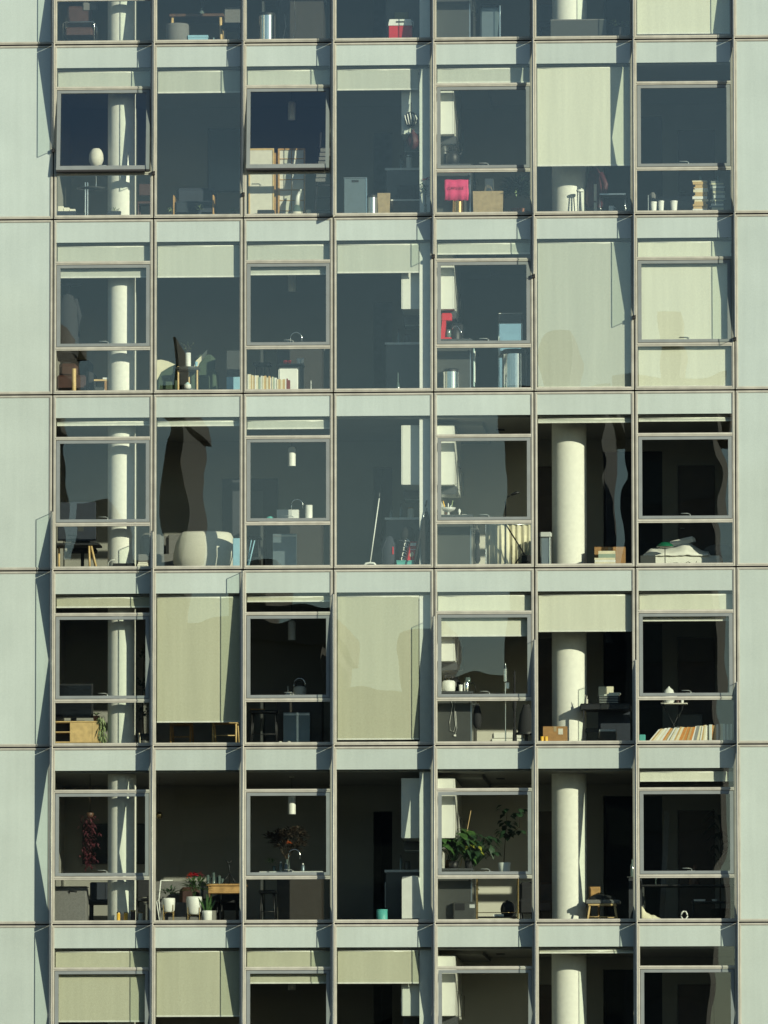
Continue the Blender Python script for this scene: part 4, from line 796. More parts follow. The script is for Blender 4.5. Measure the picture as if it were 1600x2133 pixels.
round_bin('pedal_bin', 'small round steel bin before the grey base cabinet', 2, 923, 956, 768, .22, 'chrome', 'black')
round_bin('pedal_bin', 'big round steel bin before the shiny pale blue fridge', 2, 1046, 1099, 728, .46, 'chrome', 'black', lidh=.09)
a, c = span(1038, 1088, 2, .80); z1 = ht(652, 2, 1062, .80); t = Thing('fridge', 'fridge with shiny pale blue door behind the big steel bin', 'fridge', ((a+c)/2, .9, F)); t.p('body', MB().rbox(a, c, .83, 1.35, F, z1, .02), 'greycab'); t.p('door', MB().rbox(a, c, .79, .828, F+.03, ht(672, 2, 1062, .8), .02), 'mirror'); t.p('top_trim', MB().box(a, c, .80, .83, z1-.012, z1), 'white'); t.p('handle', MB().box(a+.02, a+.035, .765, .79, F+.7, F+1.0), 'steel')
t = Thing('tea_towel', 'pale towel hanging on the base cabinet near the small steel bin', 'towel', (WR+.65, .5, F+.2)); t.p('cloth', MB().box(WR+.638, WR+.652, .42, .62, F+.12, F+.78), 'lightblue'); t.p('fold', MB().box(WR+.652, WR+.664, .44, .60, F+.20, F+.74), 'white')
x = wx(828, 2, 1.0); 
x = wx(829, 2, .32); t = Thing('glass_bottle', 'clear glass bottle on the floor of the empty kitchen', 'bottle', (x, .32, F)); t.p('body', MB().lathe(x, .32, [(.035, F), (.04, F+.05), (.03, F+.14), (.012, F+.2)], 16), 'bottle'); t.p('neck', MB().cyl(x, .32, F+.2, F+.36, .011, n=10), 'bottle')

# ============ storey 3 (round cream armchair)
r = 3; F = fl(3); zc = F+.94
y = .5; a, c = span(105, 206, 3, y); zt = ht(1131, 3, 160, y); t = Thing('trestle_desk', 'dark desk on a pale wooden trestle under the monitor', 'desk', ((a+c)/2, y, F)); a = max(a, -5.95)
t.p('desktop', MB().rbox(a, c, y, y+.65, zt-.035, zt, .004), 'black')
for s_, yy in ((0, y+.05), (0, y+.58)):
    xl = wx(190, 3, yy); t.p('leg', MB().tube([(xl-.02, yy, F), (xl-.035, yy, zt-.035)], .018, 8), 'palewood'); t.p('leg', MB().tube([(xl+.11, yy, F), (xl+.0, yy, zt-.035)], .018, 8), 'palewood')
t.p('leg', MB().tube([(a+.12, y+.3, F), (a+.12, y+.3, zt-.035)], .018, 8), 'palewood')
mz0 = zt; t = Thing('computer_monitor', 'big dark computer monitor seen from behind on the trestle desk', 'monitor', (wx(160, 3, y+.2), y+.2, mz0)); a, c = span(120, 200, 3, y+.2); z1 = ht(1046, 3, 160, y+.2)
t.p('housing', MB().rbox(a, c, y+.2, y+.25, mz0+.06, z1, .012), 'navy'); t.p('stand', MB().box((a+c)/2-.05, (a+c)/2+.05, y+.25, y+.28, mz0+.015, mz0+.3), 'black'); t.p('foot', MB().rbox((a+c)/2-.13, (a+c)/2+.13, y+.15, y+.38, mz0, mz0+.015, .003), 'black'); t.p('mount_plate', MB().box((a+c)/2+.02, (a+c)/2+.12, y+.195, y+.2, mz0+.22, mz0+.34), 'greycab')
t = Thing('office_chair', 'black office chair behind the trestle desk', 'chair', (wx(175, 3, 1.4), 1.4, F)); cx = wx(172, 3, 1.4); t.p('seat', MB().rbox(cx-.25, cx+.25, 1.2, 1.65, F+.42, F+.50, .03), 'softblack'); t.p('backrest', MB().rbox(cx-.22, cx+.22, 1.62, 1.70, F+.5, F+.98, .04), 'softblack'); t.p('gas_column', MB().cyl(cx, 1.42, F+.08, F+.42, .03), 'black')
for k in range(5): t.p('base_arm', MB().tube([(cx, 1.42, F+.1), (cx+.3*math.cos(k*1.257), 1.42+.3*math.sin(k*1.257), F+.03)], .02, 6), 'black')
t = Thing('router', 'flat black box with a white cable before the column', 'box', (wx(257, 3, .28), .28, F)); a, c = span(236, 281, 3, .28); zr = ht(1174, 3, 257, .28); t.p('box_body', MB().rbox(a, c, .2, .36, F, zr, .006), 'black'); t.p('cable', MB().tube([(a-.09, .28, F+.006), (a-.08, .28, zr+.02), (a-.04, .28, zr+.06), (a+.03, .28, zr+.07)], .006), 'white')
t = Thing('sofa', 'long grey sofa with cream cushions behind the round armchair', 'sofa', (wx(320, 3, 1.9), 1.9, F)); a, c = span(285, 395, 3, 1.9); t.p('seat', MB().rbox(a, c, 1.8, 2.5, F+.1, F+.42, .04), 'greyfab'); t.p('backrest', MB().rbox(a, c, 2.45, 2.7, F+.3, F+.80, .06), 'greyfab')
for xa, mm in ((.06, 'greyfab'), (.5, 'greyfab')): t.p('cushion', MB().rbox(a+xa, a+xa+.4, 1.95, 2.15, F+.42, F+.78, .06), mm)
t = Thing('magazine_stack', 'small stack of pale magazines on the floor right of the column', 'magazines', (wx(296, 3, .6), .6, F)); a, c = span(286, 308, 3, .6)
for k in range(3): t.p('magazine', MB().box(a+.01*k, c-.006*k, .58, .8, F+.085+k*.03, F+.11+k*.03), 'paper')
t.p('crate', MB().box(a, c, .57, .82, F, F+.085), 'greycab')
# round boucle chair
y = .62; a, c = span(357, 487, 3, y); cx = (a+c)/2; R = (c-a)/2; zt = ht(1104, 3, 420, y); Hh = zt-F; t = Thing('round_armchair', 'big round cream boucle tub armchair by the glass', 'chair', (cx, y, F)); n = 40; yc = y+R*.72
v, f = [], []; prof = [(.80, .0), (.90, .10), (1.0, .38), (.99, .62), (.93, .86), (.86, .96), (.78, .99), (.72, .93), (.70, .55)]
A0, A1 = math.radians(-178), math.radians(48)
for k in range(n+1):
    an = A0 + (A1-A0)*k/n; edge = min(k, n-k)/6.0; hs = .72+.28*min(1, edge)
    for q_, h_ in prof: v.append((cx+R*q_*math.cos(an), yc+R*.72*q_*math.sin(an), F+Hh*h_*hs))
m_ = len(prof)
for k in range(n):
    for j in range(m_-1): f.append((k*m_+j, k*m_+m_+j, k*m_+m_+j+1, k*m_+j+1))
f += [tuple(range(m_-1, -1, -1)), tuple(n*m_+j for j in range(m_))]
t.p('tub_back', MB().add(v, f, True), 'boucle'); t.p('seat_cushion', MB().lathe(cx, yc, [(R*.66, F+.05), (R*.68, F+.30), (R*.6, F+.36), (R*.2, F+.37)], 32), 'boucle')
tall_cabinet(3, 484, 510, 1000, 1.6, 'tall dark cabinet behind the round cream armchair', 'walldark')
box_thing('storage_box', 'tall light blue box beside the round cream armchair', 'box', 3, 485, 503, 1121, 1182, .36, .25, 'blue')
YW = YWS[3]; f_ = Thing('wall_frame', 'black picture frame on the back wall right of the round armchair', 'picture', (wx(480, 3, YW), YW-.03, ht(1180, 3, 500, YW-.03))); a, c = span(463, 579, 3, YW-.03); z1 = ht(997, 3, 500, YW-.03); z0 = F+.5; q = MB(); ring(q, a, c, z0, z1, .26, .26, .1, .22, YW-.03, YW-.002); f_.p('frame', q, 'walldark'); f_.p('picture_sheet', MB().box(a+.26, c-.26, YW-.02, YW-.01, z0+.1, z1-.22), 'greycab')
# bay 3
zt = island(3, 'kitchen island with white box and paper towels on its worktop')
def dishwasher(r, x0, x1, yt, label, y=.86):
    a, c = span(x0, x1, r, y); F = fl(r); z1 = ht(yt, r, x0, y); t = Thing('dishwasher', label, 'dishwasher', ((a+c)/2, y, F)); t.p('door', MB().rbox(a, c, y, y+.03, F+.06, z1, .006), 'bluesteel'); t.p('toe_panel', MB().box(a, c, y+.02, y+.03, F, F+.06), 'black'); t.p('control_strip', MB().box(a+.01, c-.01, y-.004, y, z1-.05, z1-.02), 'steel'); t.p('cavity', MB().box(a, c, y+.03, y+.09, F, z1), 'black')
dishwasher(3, 568, 618, 1112, 'grey steel dishwasher under the white box and paper towels')
cx, w = spot(636, 651, 3, 1.1); one('paper_towel_roll', 'white paper towel roll on the island beside the white box', 'paper roll', MB().lathe(cx, 1.1, [(w, zt), (w, zt+.26), (w*.3, zt+.262), (w*.3, zt+.2)], 22), 'white')
a, c = span(577, 622, 3, 1.05); z1 = ht(1062, 3, 600, 1.05); t = Thing('carton', 'white box with grey printed front on the island', 'box', ((a+c)/2, 1.1, zt)); t.p('box_body', MB().box(a, c, 1.02, 1.2, zt, z1), 'white'); t.p('printed_front', MB().box(a+.005, a+(c-a)*.7, 1.017, 1.02, zt+.005, z1-.005), 'counter')
a, c = span(546, 575, 3, 1.05); t = Thing('dish_cloth', 'crumpled green and white cloth left of the white box', 'cloth', ((a+c)/2, 1.1, zt)); t.p('cloth', MB().ell(((a+c)/2, 1.1, zt), (c-a)/2, .08, .045, 14, 5, 0.0), 'white'); t.p('green_fold', MB().ell(((a+c)/2+.02, 1.07, zt+.012), (c-a)/3, .06, .06, 12, 5, 0.0), 'teal')
x = wx(591, 3, 1.25); one('soap_bottle', 'clear soap bottle behind the white box on the island', 'bottle', MB().lathe(x, 1.25, [(.03, zt), (.03, zt+.14), (.008, zt+.18), (.008, zt+.22)], 14), 'bottle'); faucet(3, 607, 1040, 1.35, zt, 'arched tap behind the white box on the island')
bar_stool(3, 512, 545, 1118, .62, 'black bar stool left of the steel dishwasher')
t = Thing('folding_rack', 'blue-legged folding rack leaning beside the bar stool', 'rack', (wx(522, 3, .4), .4, F)); t.p('leg', MB().tube([(wx(516, 3, .4), .4, F), (wx(530, 3, .4), .45, ht(1125, 3, 530, .4))], .012), 'blue'); t.p('leg', MB().tube([(wx(514, 3, .46), .46, F), (wx(524, 3, .46), .5, ht(1120, 3, 530, .4))], .012), 'blue'); t.p('crossbar', MB().tube([(wx(522, 3, .42), .43, F+.28), (wx(520, 3, .48), .49, F+.28)], .008), 'blue')
# bay 4
p0 = at(790, 1026, .5); p1 = at(771, 1168, .32); t = Thing('floor_mop', 'white flat mop leaning in the empty kitchen', 'mop', (p1.x, .32, F)); t.p('handle', MB().tube([(p1.x, .32, F+.10), (p0.x, .5, p0.z-.1)], .011, 8), 'white'); t.p('grip', MB().tube([(p0.x, .5, p0.z-.1), (p0.x+.004, .51, p0.z)], .015, 8), 'greycab'); t.p('mop_head', MB().rbox(p1.x-.11, p1.x+.10, .25, .37, F, F+.05, .01), 'navy'); t.p('socket', MB().tube([(p1.x-.11, .31, F+.05), (p1.x-.07, .31, F+.10), (p1.x, .32, F+.11), (p1.x+.07, .31, F+.10), (p1.x+.11, .31, F+.05)], .02, 8), 'white')
a, c = span(826, 863, 3, .28); z1 = ht(1168, 3, 845, .28); t = Thing('plastic_tub', 'teal plastic tub holding a snack bag and black backpack', 'tub', ((a+c)/2, .4, F)); q = MB().box(a, c, .28, .55, F, z1, .012, .012); q.f.pop(1); q.s.pop(1); t.p('tub_body', q, 'teal'); q = MB(); t.p('rim', q.box(a-.006, c+.006, .274, .288, z1-.01, z1+.006).box(a-.006, c+.006, .542, .556, z1-.01, z1+.006), 'teal')
t = Thing('backpack', 'black backpack with white sideways script lettering in the teal tub', 'backpack', (wx(838, 3, .4), .4, F+.02)); cx = wx(842, 3, .42); z1 = ht(1096, 3, 846, .42)
def leanv(mb, k, z0): mb.v = [(x+k*(z-z0), y, z) for x, y, z in mb.v]; return mb
t.p('pack_body', leanv(MB().rbox(cx-.13, cx+.06, .36, .52, F+.02, z1-.05, .05), .16, F), 'softblack'); t.p('hood', MB().ell((cx+.06, .44, z1-.16), .13, .10, .16), 'softblack'); tx = textmesh('lettering', 'osprey', .19, 'white', t.o, t.b, (cx-.0, .352, F+.28), (math.pi/2, -math.radians(78), 0), .25); t.p('buckle_strap', MB().tube([(cx-.08, .345, F+.50), (cx+.02, .345, F+.48), (cx+.11, .345, F+.47)], .006), 'steel')
t = Thing('snack_bag', 'red and white crisp bag beside the black backpack', 'bag', (wx(856, 3, .36), .33, F+.02)); cx = wx(855, 3, .33); z1 = ht(1128, 3, 856, .33); t.p('pouch', leanv(MB().rbox(cx-.085, cx+.075, .30, .36, F+.10, z1-.04, .02), .22, F+.2), 'red'); t.p('white_print', leanv(MB().box(cx-.05, cx+.05, .296, .30, F+.40, F+.45).box(cx-.03, cx+.06, .296, .30, F+.33, F+.345), .22, F+.2), 'white'); t.p('base_print', leanv(MB().rbox(cx-.072, cx+.04, .297, .363, F+.02, F+.10, .015), .22, F+.2), 'white'); t.p('crimp', leanv(MB().box(cx-.06, cx+.05, .32, .335, z1-.06, z1), .22, F+.2), 'red'); t.p('printed_crisps', leanv(MB().ell((cx+.01, .30, F+.25), .035, .006, .045), .22, F+.2), 'cream')
t = Thing('duffel_bag', 'dark navy duffel bag left of the black backpack', 'bag', (wx(811, 3, .66), .6, F)); cx = wx(811, 3, .6); t.p('bag_body', MB().lathe(cx, .62, [(.13, F), (.16, F+.1), (.155, F+.42), (.10, F+.56), (.03, F+.6)], 18), 'navy'); t.p('red_tag', MB().box(cx+.06, cx+.085, .455, .465, F+.27, F+.40), 'red'); t.p('strap', MB().tube([(cx-.1, .5, F+.1), (cx-.12, .47, F+.35), (cx-.04, .52, F+.55)], .012), 'navy')
t = Thing('umbrella', 'folded black umbrella leaning on the party wall', 'umbrella', (wx(862, 3, .1), .1, F)); p0, p1 = at(889, 1042, .105), at(869, 1115, .105); q0 = Vector((p1.x-.06, .105, F+.02)); d_ = (p0-q0)
t.p('shaft', MB().tube([q0+d_*.55, p0-d_*.10], .007), 'steel'); t.p('handle', MB().tube([p0-d_*.10, p0], .012), 'black'); t.p('canopy', MB().tube([q0, q0+d_*.2, q0+d_*.55], [.008, .018, .016], 8), 'softblack')
t = Thing('garment_bag', 'black jackets slumped against the party wall', 'jacket', (wx(886, 3, .1), .1, F)); cx = wx(891, 3, .1); z1 = ht(1065, 3, 888, .1); q = MB().lathe(cx-.02, .1, [(.07, F+.0), (.10, F+.2), (.115, F+.55), (.08, z1-.15), (.02, z1)], 16); q.v = [(min(x, MX[4]-.075), .105+(yy-.1)*.18, z) for x, yy, z in q.v]; t.p('jacket', q, 'softblack'); t.p('hook', MB().tube([(cx-.02, .105, z1-.02), (cx-.015, .105, z1+.06)], .006), 'black')
x = wx(815, 3, 1.0); one('spray_bottle', 'small pump bottle on the pale worktop by the mop', 'bottle', MB().lathe(x, .95, [(.03, zc), (.03, zc+.10), (.008, zc+.13), (.012, zc+.17)], 14), 'bottle')
# bay 5
x = wx(934, 3, .55); t = Thing('fruit_bowl', 'grey footed bowl of odds and ends on the dark worktop', 'bowl', (x, .55, zc)); t.p('foot', MB().lathe(x, .55, [(.06, zc), (.02, zc+.03), (.02, zc+.06)], 18), 'counter'); t.p('bowl', MB().lathe(x, .55, [(.03, zc+.06), (.10, zc+.09), (.135, zc+.14), (.125, zc+.14), (.09, zc+.10)], 26), 'counter')
for dx, h, m_ in ((-.09, .26, 'yellow'), (.0, .22, 'white'), (.08, .27, 'leafpale'), (.05, .2, 'steel')): t.p('utensil', MB().tube([(x+dx*.6, .55, zc+.11), (x+dx, .55, zc+h)], [.014, .008]), m_)
x = wx(957, 3, .55); one('salt_mill', 'tiny bright white figure-shaped mill beside the footed bowl', 'mill', MB().lathe(x, .55, [(.02, zc), (.012, zc+.04), (.028, zc+.07), (.02, zc+.10), (.005, zc+.12)], 14), 'white'); x = wx(968, 3, .5); one('note_card', 'small white card on the dark worktop edge', 'card', MB().box(x-.045, x+.035, .42, .50, zc, zc+.012), 'white')
t = Thing('desk_lamp', 'black gooseneck floor lamp before the pale curtain', 'lamp', (wx(1053, 3, .66), .66, F)); x = wx(1053, 3, .66); z1 = ht(1030, 3, 1060, .66); t.p('pole', MB().tube([(x, .66, F+.02), (x, .66, z1-.12), (x+.04, .66, z1-.04), (x+.12, .66, z1)], .012, 8), 'black'); t.p('head', MB().tube([(x+.10, .66, z1-.01), (x+.18, .66, z1+.03), (x+.25, .66, z1+.035)], [.018, .03, .015], 8), 'black'); t.p('base', MB().cyl(x, .66, F, F+.02, .13), 'black')
t = Thing('floor_tripod', 'black tripod with splayed legs before the sunlit curtain', 'tripod', (wx(1090, 3, .6), .6, F)); ap = at(1090, 1150, .5); tp = at(1052, 1090, .5)
t.p('boom', MB().tube([ap, tp], .014), 'black'); 
for px, yy in ((1066, .4), (1112, .45), (1096, .66)): t.p('leg', MB().tube([ap, (wx(px, 3, yy), yy, F)], .012), 'black')
t = Thing('curtain', 'pale yellow curtain hanging low behind the tripod and gloves', 'curtain', (wx(1060, 3, .8), .8, F)); a, c = span(1012, 1106, 3, .8); v, f = [], []; n = 46
for k in range(n+1):
    xx = a+(c-a)*k/n; dy = .025*math.sin(k*1.1)+.01*math.sin(k*2.7); v += [(xx, .82+dy, F+.02), (xx, .82+dy*.7, F+.80)]
for k in range(n): f.append((2*k, 2*k+2, 2*k+3, 2*k+1))
o = t.p('cloth', MB().add(v, f, True), 'cream'); md = o.modifiers.new('thick', 'SOLIDIFY'); md.thickness = .004; t.p('rail', MB().tube([(a, .82, F+.805), (c, .82, F+.805)], .01), 'steel')
for xx in (a, c): t.p('rail_post', MB().cyl(xx, .82, F, F+.805, .01, n=8), 'steel')
t = Thing('oven_gloves', 'black oven gloves hanging at the cabinet side by the curtain', 'gloves', (WR+.66, .5, F+.2)); t.p('glove', MB().lathe(WR+.70, .46, [(.02, F+.1), (.05, F+.16), (.045, F+.34), (.03, F+.42)], 12), 'softblack'); t.p('glove', MB().lathe(WR+.69, .58, [(.02, F+.42), (.045, F+.48), (.04, F+.64), (.03, F+.7)], 12), 'softblack'); t.p('hook', MB().box(WR+.598, WR+.70, .5, .51, F+.70, F+.712), 'steel')
t = Thing('black_case', 'black case on the floor at the foot of the tripod', 'case', (wx(1100, 3, .4), .35, F)); a, c = span(1086, 1112, 3, .3); t.p('shell', MB().rbox(a, c, .28, .5, F, ht(1157, 3, 1098, .3), .01), 'softblack'); t.p('handle', MB().tube([(a+.05, .275, F+.10), (a+.06, .26, F+.12), (c-.08, .26, F+.12), (c-.07, .275, F+.10)], .006), 'black')
# bay 6
a, c = span(1124, 1149, 3, .36); z1 = ht(1108, 3, 1136, .36); t = Thing('pedal_bin', 'slim square steel bin left of the column by the book stack', 'bin', ((a+c)/2, .45, F)); t.p('body', MB().rbox(a+.006, c-.006, .365, .55, F, z1-.08, .025), 'steel'); t.p('lid', MB().rbox(a, c, .36, .556, z1-.08, z1, .02), 'counter'); t.p('edge_strip', MB().cyl(c-.035, .362, F, z1-.09, .02, n=12), 'chrome')
cx, w = spot(1239, 1282, 3, .34); hs = [.05, .03, .035, .03, .055, .045]; z = F; k_ = (ht(1148, 3, 1260, .34)-F)/sum(hs)
for j, h in enumerate(hs):
    ww = w*(1 if j < 4 else .82); ox = .03 if j >= 4 else rnd.uniform(-.006, .006); cc = ('bk_white', 'bk_cream', 'bk_white', 'bk_cream', 'bk_green', 'bk_cream')[j]; nm = {'bk_white': 'white', 'bk_cream': 'cream', 'bk_green': 'grey-green'}[cc]
    book(('flat %s book, %s up from the floor before the cardboard box' % (nm, nth(j+1)), 'short stack of books by the column'), cx+ox-ww, cx+ox+ww, .28, .46, z, z+h*k_-.001, cc, flat=True); z += h*k_
def carton(label, r, x0, x1, yt, y, d, m='card', sticker=False, z0=None):
    a, c = span(x0, x1, r, y); F = fl(r) if z0 is None else z0; z1 = ht(yt, r, (x0+x1)/2, y); t = Thing('cardboard_box', label, 'box', ((a+c)/2, y+d/2, F)); t.p('box_body', MB().box(a, c, y, y+d, F, z1-.004), m); t.p('flap', MB().box(a-.003, c+.003, y-.003, y+d/2-.003, z1-.004, z1), m); t.p('flap', MB().box(a-.003, c+.003, y+d/2+.003, y+d+.003, z1-.004, z1), m); t.p('tape', MB().box((a+c)/2-.025, (a+c)/2+.025, y-.004, y, z1-.09, z1-.002), 'kraft')
    if sticker: t.p('sticker', MB().box(c-.15, c-.07, y-.004, y, z1-.14, z1-.04), 'offwhite')
carton('brown cardboard box behind the short book stack', 3, 1238, 1302, 1139, .55, .3)
# bay 7 bed
y = .55; a, c = span(1336, 1504, 3, y); t = Thing('bed', 'unmade bed with white bedding and a tipped pillow', 'bed', ((a+c)/2, y+.6, F)); zt = ht(1157, 3, 1430, y)
t.p('mattress', MB().rbox(a, c, y, y+1.4, F+.02, zt, .05), 'duvet'); t.p('base', MB().box(a+.05, c-.05, y+.05, y+1.35, F, F+.02), 'black')
n, m_ = 26, 10; v, f = [], []
for k in range(n+1):
    for j in range(m_+1):
        u, s_ = k/n, j/m_; xx = a+.02+(c-a)*.84*u; yy = y-.02+1.0*s_
        h = (.07+.20*math.exp(-((u-.62)/.22)**2)+.10*math.exp(-((u-.15)/.2)**2))*(math.sin(min(1, s_*2.2+.02)*math.pi/2))*(1 if u < .97 else .35)*(.35+.65*min(1, u*8))
        h += .018*math.sin(u*31+s_*7)*math.sin(s_*9+u*11)*(1 if 0 < k < n else 0); v.append((xx, yy, zt+max(.004, h)))
for k in range(n):
    for j in range(m_): f.append((k*(m_+1)+j, (k+1)*(m_+1)+j, (k+1)*(m_+1)+j+1, k*(m_+1)+j+1))
o = t.p('duvet', MB().add(v, f, True), 'duvet'); md = o.modifiers.new('thick', 'SOLIDIFY'); md.thickness = .02
xx = wx(1420, 3, .9); q = MB().rbox(-.24, .24, -.15, .15, -.05, .05, .045); q.v = [(xx+x_*.96-z_*.25, 1.0+y_, zt+.27+z_+x_*.22) for x_, y_, z_ in q.v]; t.p('pillow', q, 'duvet'); t.p('pillow', MB().ell((c-.06, y+1.0, zt+.13), .30, .25, .15), 'greyfab')
x = wx(1385, 3, .32); z1 = ht(1130, 3, 1385, .32); t = Thing('banker_lamp', 'green shaded lamp on a black stem before the bed', 'lamp', (x, .32, F)); t.p('shade', MB().lathe(x, .32, [(.15, z1-.075), (.14, z1-.045), (.08, z1), (.02, z1+.01)], 26), 'greenlamp'); t.p('shade_lining', MB().lathe(x, .32, [(.08, z1-.09), (.12, z1-.076)], 22), 'white'); t.p('stem', MB().cyl(x, .32, F, z1-.08, .008, n=8), 'black'); t.p('base', MB().cyl(x, .32, F, F+.02, .08), 'black')
box_thing('speaker', 'small black speaker box on the floor before the bed', 'speaker', 3, 1333, 1365, 1157, 1175, .26, .16, 'greycab')
t = Thing('cable_tangle', 'tangle of black cables on the floor beneath the green lamp', 'cable', (wx(1420, 3, .28), .28, F))
for k in range(5):
    pts = [(wx(1400+u*11+rnd.uniform(-5, 5), 3, .28), .24+rnd.uniform(0, .1), F+.01+abs(math.sin(u*1.4+k))*.09*(.4+.15*k)) for u in range(6)]; t.p('cable', MB().tube(pts, .006), 'black')

# ============ storey 4 (leaning books)
r = 4; F = fl(4); zc = F+.94
y = .48; a, c = span(112, 211, 4, y); a = max(a, -5.93); z1, z0 = ht(1502, 4, 160, y), ht(1540, 4, 160, y); t = Thing('sideboard', 'pale wooden sideboard with open shelves under the dark television', 'sideboard', ((a+c)/2, y+.2, F)); z0 = F+.09
t.p('top', MB().box(a, c, y, y+.42, z1-.02, z1), 'palewood'); t.p('bottom', MB().box(a, c, y, y+.42, z0, z0+.02), 'palewood'); t.p('back', MB().box(a, c, y+.40, y+.42, z0+.02, z1-.02), 'black'); xm = wx(146, 4, y); t.p('shelf', MB().box(a, xm, y+.01, y+.40, (z0+z1)/2-.008, (z0+z1)/2+.008), 'palewood'); xs = wx(192, 4, y); t.p('sliding_door', MB().box(xm, xs-.003, y+.012, y+.03, z0+.022, z1-.022), 'palewood'); t.p('sliding_door', MB().box(xs+.003, c-.005, y+.012, y+.03, z0+.022, z1-.022), 'palewood'); legs4(t, a+.1, c-.1, y+.06, y+.36, F, z0, .018, 'palewood')
zt = z1; a, c = span(112, 194, 4, y+.2); a = max(a, -5.9); q1 = ht(1424, 4, 160, y+.2); t = Thing('television', 'dark television standing on the pale wooden sideboard', 'television', ((a+c)/2, y+.2, zt)); t.p('bezel', MB().rbox(a, c, y+.2, y+.25, zt+.07, q1, .008), 'black'); t.p('screen', MB().box(a+.02, c-.03, y+.196, y+.2, zt+.09, q1-.03), 'tv'); t.p('foot', MB().box((a+c)/2-.2, (a+c)/2+.2, y+.12, y+.34, zt, zt+.015), 'black'); t.p('neck', MB().box((a+c)/2-.05, (a+c)/2+.05, y+.22, y+.25, zt+.015, zt+.07), 'black')
x = wx(207, 4, y+.15); t = Thing('trailing_plant', 'trailing pale green plant spilling off the pale wooden sideboard', 'plant', (x, y+.15, zt)); pot(t, x-.05, y+.17, zt, zt+.10, .06, 'terracotta'); q = MB()
for k in range(150):
    u = rnd.random(); p = Vector((x+.02+rnd.uniform(-.03, .06)+u*.05, y+.02+rnd.uniform(-.05, .12), zt+.12-u*.5)); q.leaf(p, (rnd.uniform(-.6, .6), rnd.uniform(-.5, .2), -.6), .11, .03, .3)
t.p('trailing_leaves', q, 'leafpale'); q = MB()
for k in range(20): an = rnd.uniform(0, 6.28); q.leaf((x-.05, y+.17, zt+.10), (math.cos(an), math.sin(an)*.6, .8), .15, .02, .5)
t.p('crown_leaves', q, 'leafpale')
x = wx(299, 4, .85); t = Thing('indoor_tree', 'tall dark leafy houseplant right of the column', 'plant', (x, .85, F)); z1 = ht(1310, 4, 299, .85); pot(t, x, .85, F, F+.26, .14, 'greycab'); t.p('trunk', MB().tube([(x, .85, F+.22), (x-.02, .85, F+.9), (x+.03, .85, z1-.1)], [.016, .012, .006], 6), 'twig'); q = MB()
for zc_, n_ in ((F+.55, 40), (F+1.05, 70), (F+1.55, 40)): foliage(q, (x, .85, zc_), (.16, .15, .22), n_, .13, .06)
t.p('leaves', q, 'leafdark')
t = Thing('round_tray', 'cream rimmed dark round tray standing right of the column', 'tray', (wx(288, 4, .5), .5, F)); x = wx(288, 4, .5); t.p('rim', MB().tube([(x+.02, .5+.12*math.sin(an/12*6.283), F+.13+.125*math.cos(an/12*6.283)) for an in range(13)], .012), 'cream'); t.p('disc', MB().box(x+.012, x+.022, .42, .58, F+.005, F+.25), 'darkwood')
def wood_chair(r, x0, x1, yt, y, label, m='palewood', back=True):
    a, c = span(x0, x1, r, y); F = fl(r); t = Thing('wooden_chair', label, 'chair', ((a+c)/2, y, F), None); zs = F+.44
    t.p('seat', MB().rbox(a, c, y, y+.42, zs-.03, zs, .008), m)
    for xx in (a+.02, c-.02):
        t.p('front_leg', MB().tube([(xx, y+.02, F), (xx, y+.03, zs-.03)], .016, 8), m)
        t.p('rear_leg', MB().tube([(xx+.02, y+.44, F), (xx, y+.40, zs), (xx+.0, y+.46, zs+.40)], .016, 8), m)
    t.p('stretcher', MB().tube([(a+.02, y+.03, F+.2), (c-.02, y+.03, F+.2)], .009), m)
    if back: t.p('backrest', MB().rbox(a, c, y+.44, y+.47, zs+.26, zs+.40, .006), m)
wood_chair(4, 353, 399, 1510, .75, 'dark wooden chair under the long blind, nearer the sideboard', 'wood')
wood_chair(4, 441, 494, 1510, .42, 'pale wooden chair under the long blind, nearer the bar stool')
# bay 3
zt = island(4, 'kitchen island with a white kettle behind the bar stool'); faucet(4, 612, 1413, 1.2, zt, 'arched tap beside the white kettle on the island')
cx, w = spot(611, 638, 4, 1.05); t = Thing('kettle', 'wide pale kettle on the island under the tap', 'kettle', (cx, 1.05, zt)); t.p('body', MB().lathe(cx, 1.05, [(w, zt), (w, zt+.12), (w*.8, zt+.15), (w*.3, zt+.165)], 24), 'offwhite'); t.p('handle', MB().tube([(cx-w*.7, 1.05, zt+.13), (cx-w*.4, 1.05, zt+.24), (cx+w*.4, 1.05, zt+.24), (cx+w*.7, 1.05, zt+.13)], .008), 'black')
x = wx(600, 4, 1.0); one('dish_brush', 'little white dish with a brush left of the pale kettle', 'dish', MB().lathe(x, 1.0, [(.05, zt), (.06, zt+.02), (.02, zt+.035)], 18).cyl(x, 1.0, zt+.02, zt+.16, .008, n=8), 'white')
bar_stool(4, 521, 580, 1480, .60, 'black metal bar stool left of the blue-grey dishwasher'); x = wx(540, 4, .6); zz = ht(1480, 4, 540, .6); one('seat_cushion', 'thin brown cushion on the black metal bar stool', 'cushion', MB().rbox(x-.15, x+.09, .48, .72, zz, zz+.025, .01), 'wood')
dishwasher(4, 590, 646, 1484, 'blue-grey dishwasher right of the black metal bar stool')
x = wx(590, 4, .3); one('slipper', 'pair of pale slippers on the floor before the dishwasher', 'slippers', MB().ell((x-.05, .3, F), .06, .09, .09, 12, 5, 0.0).ell((x+.10, .3, F), .06, .09, .09, 12, 5, 0.0), 'offwhite')
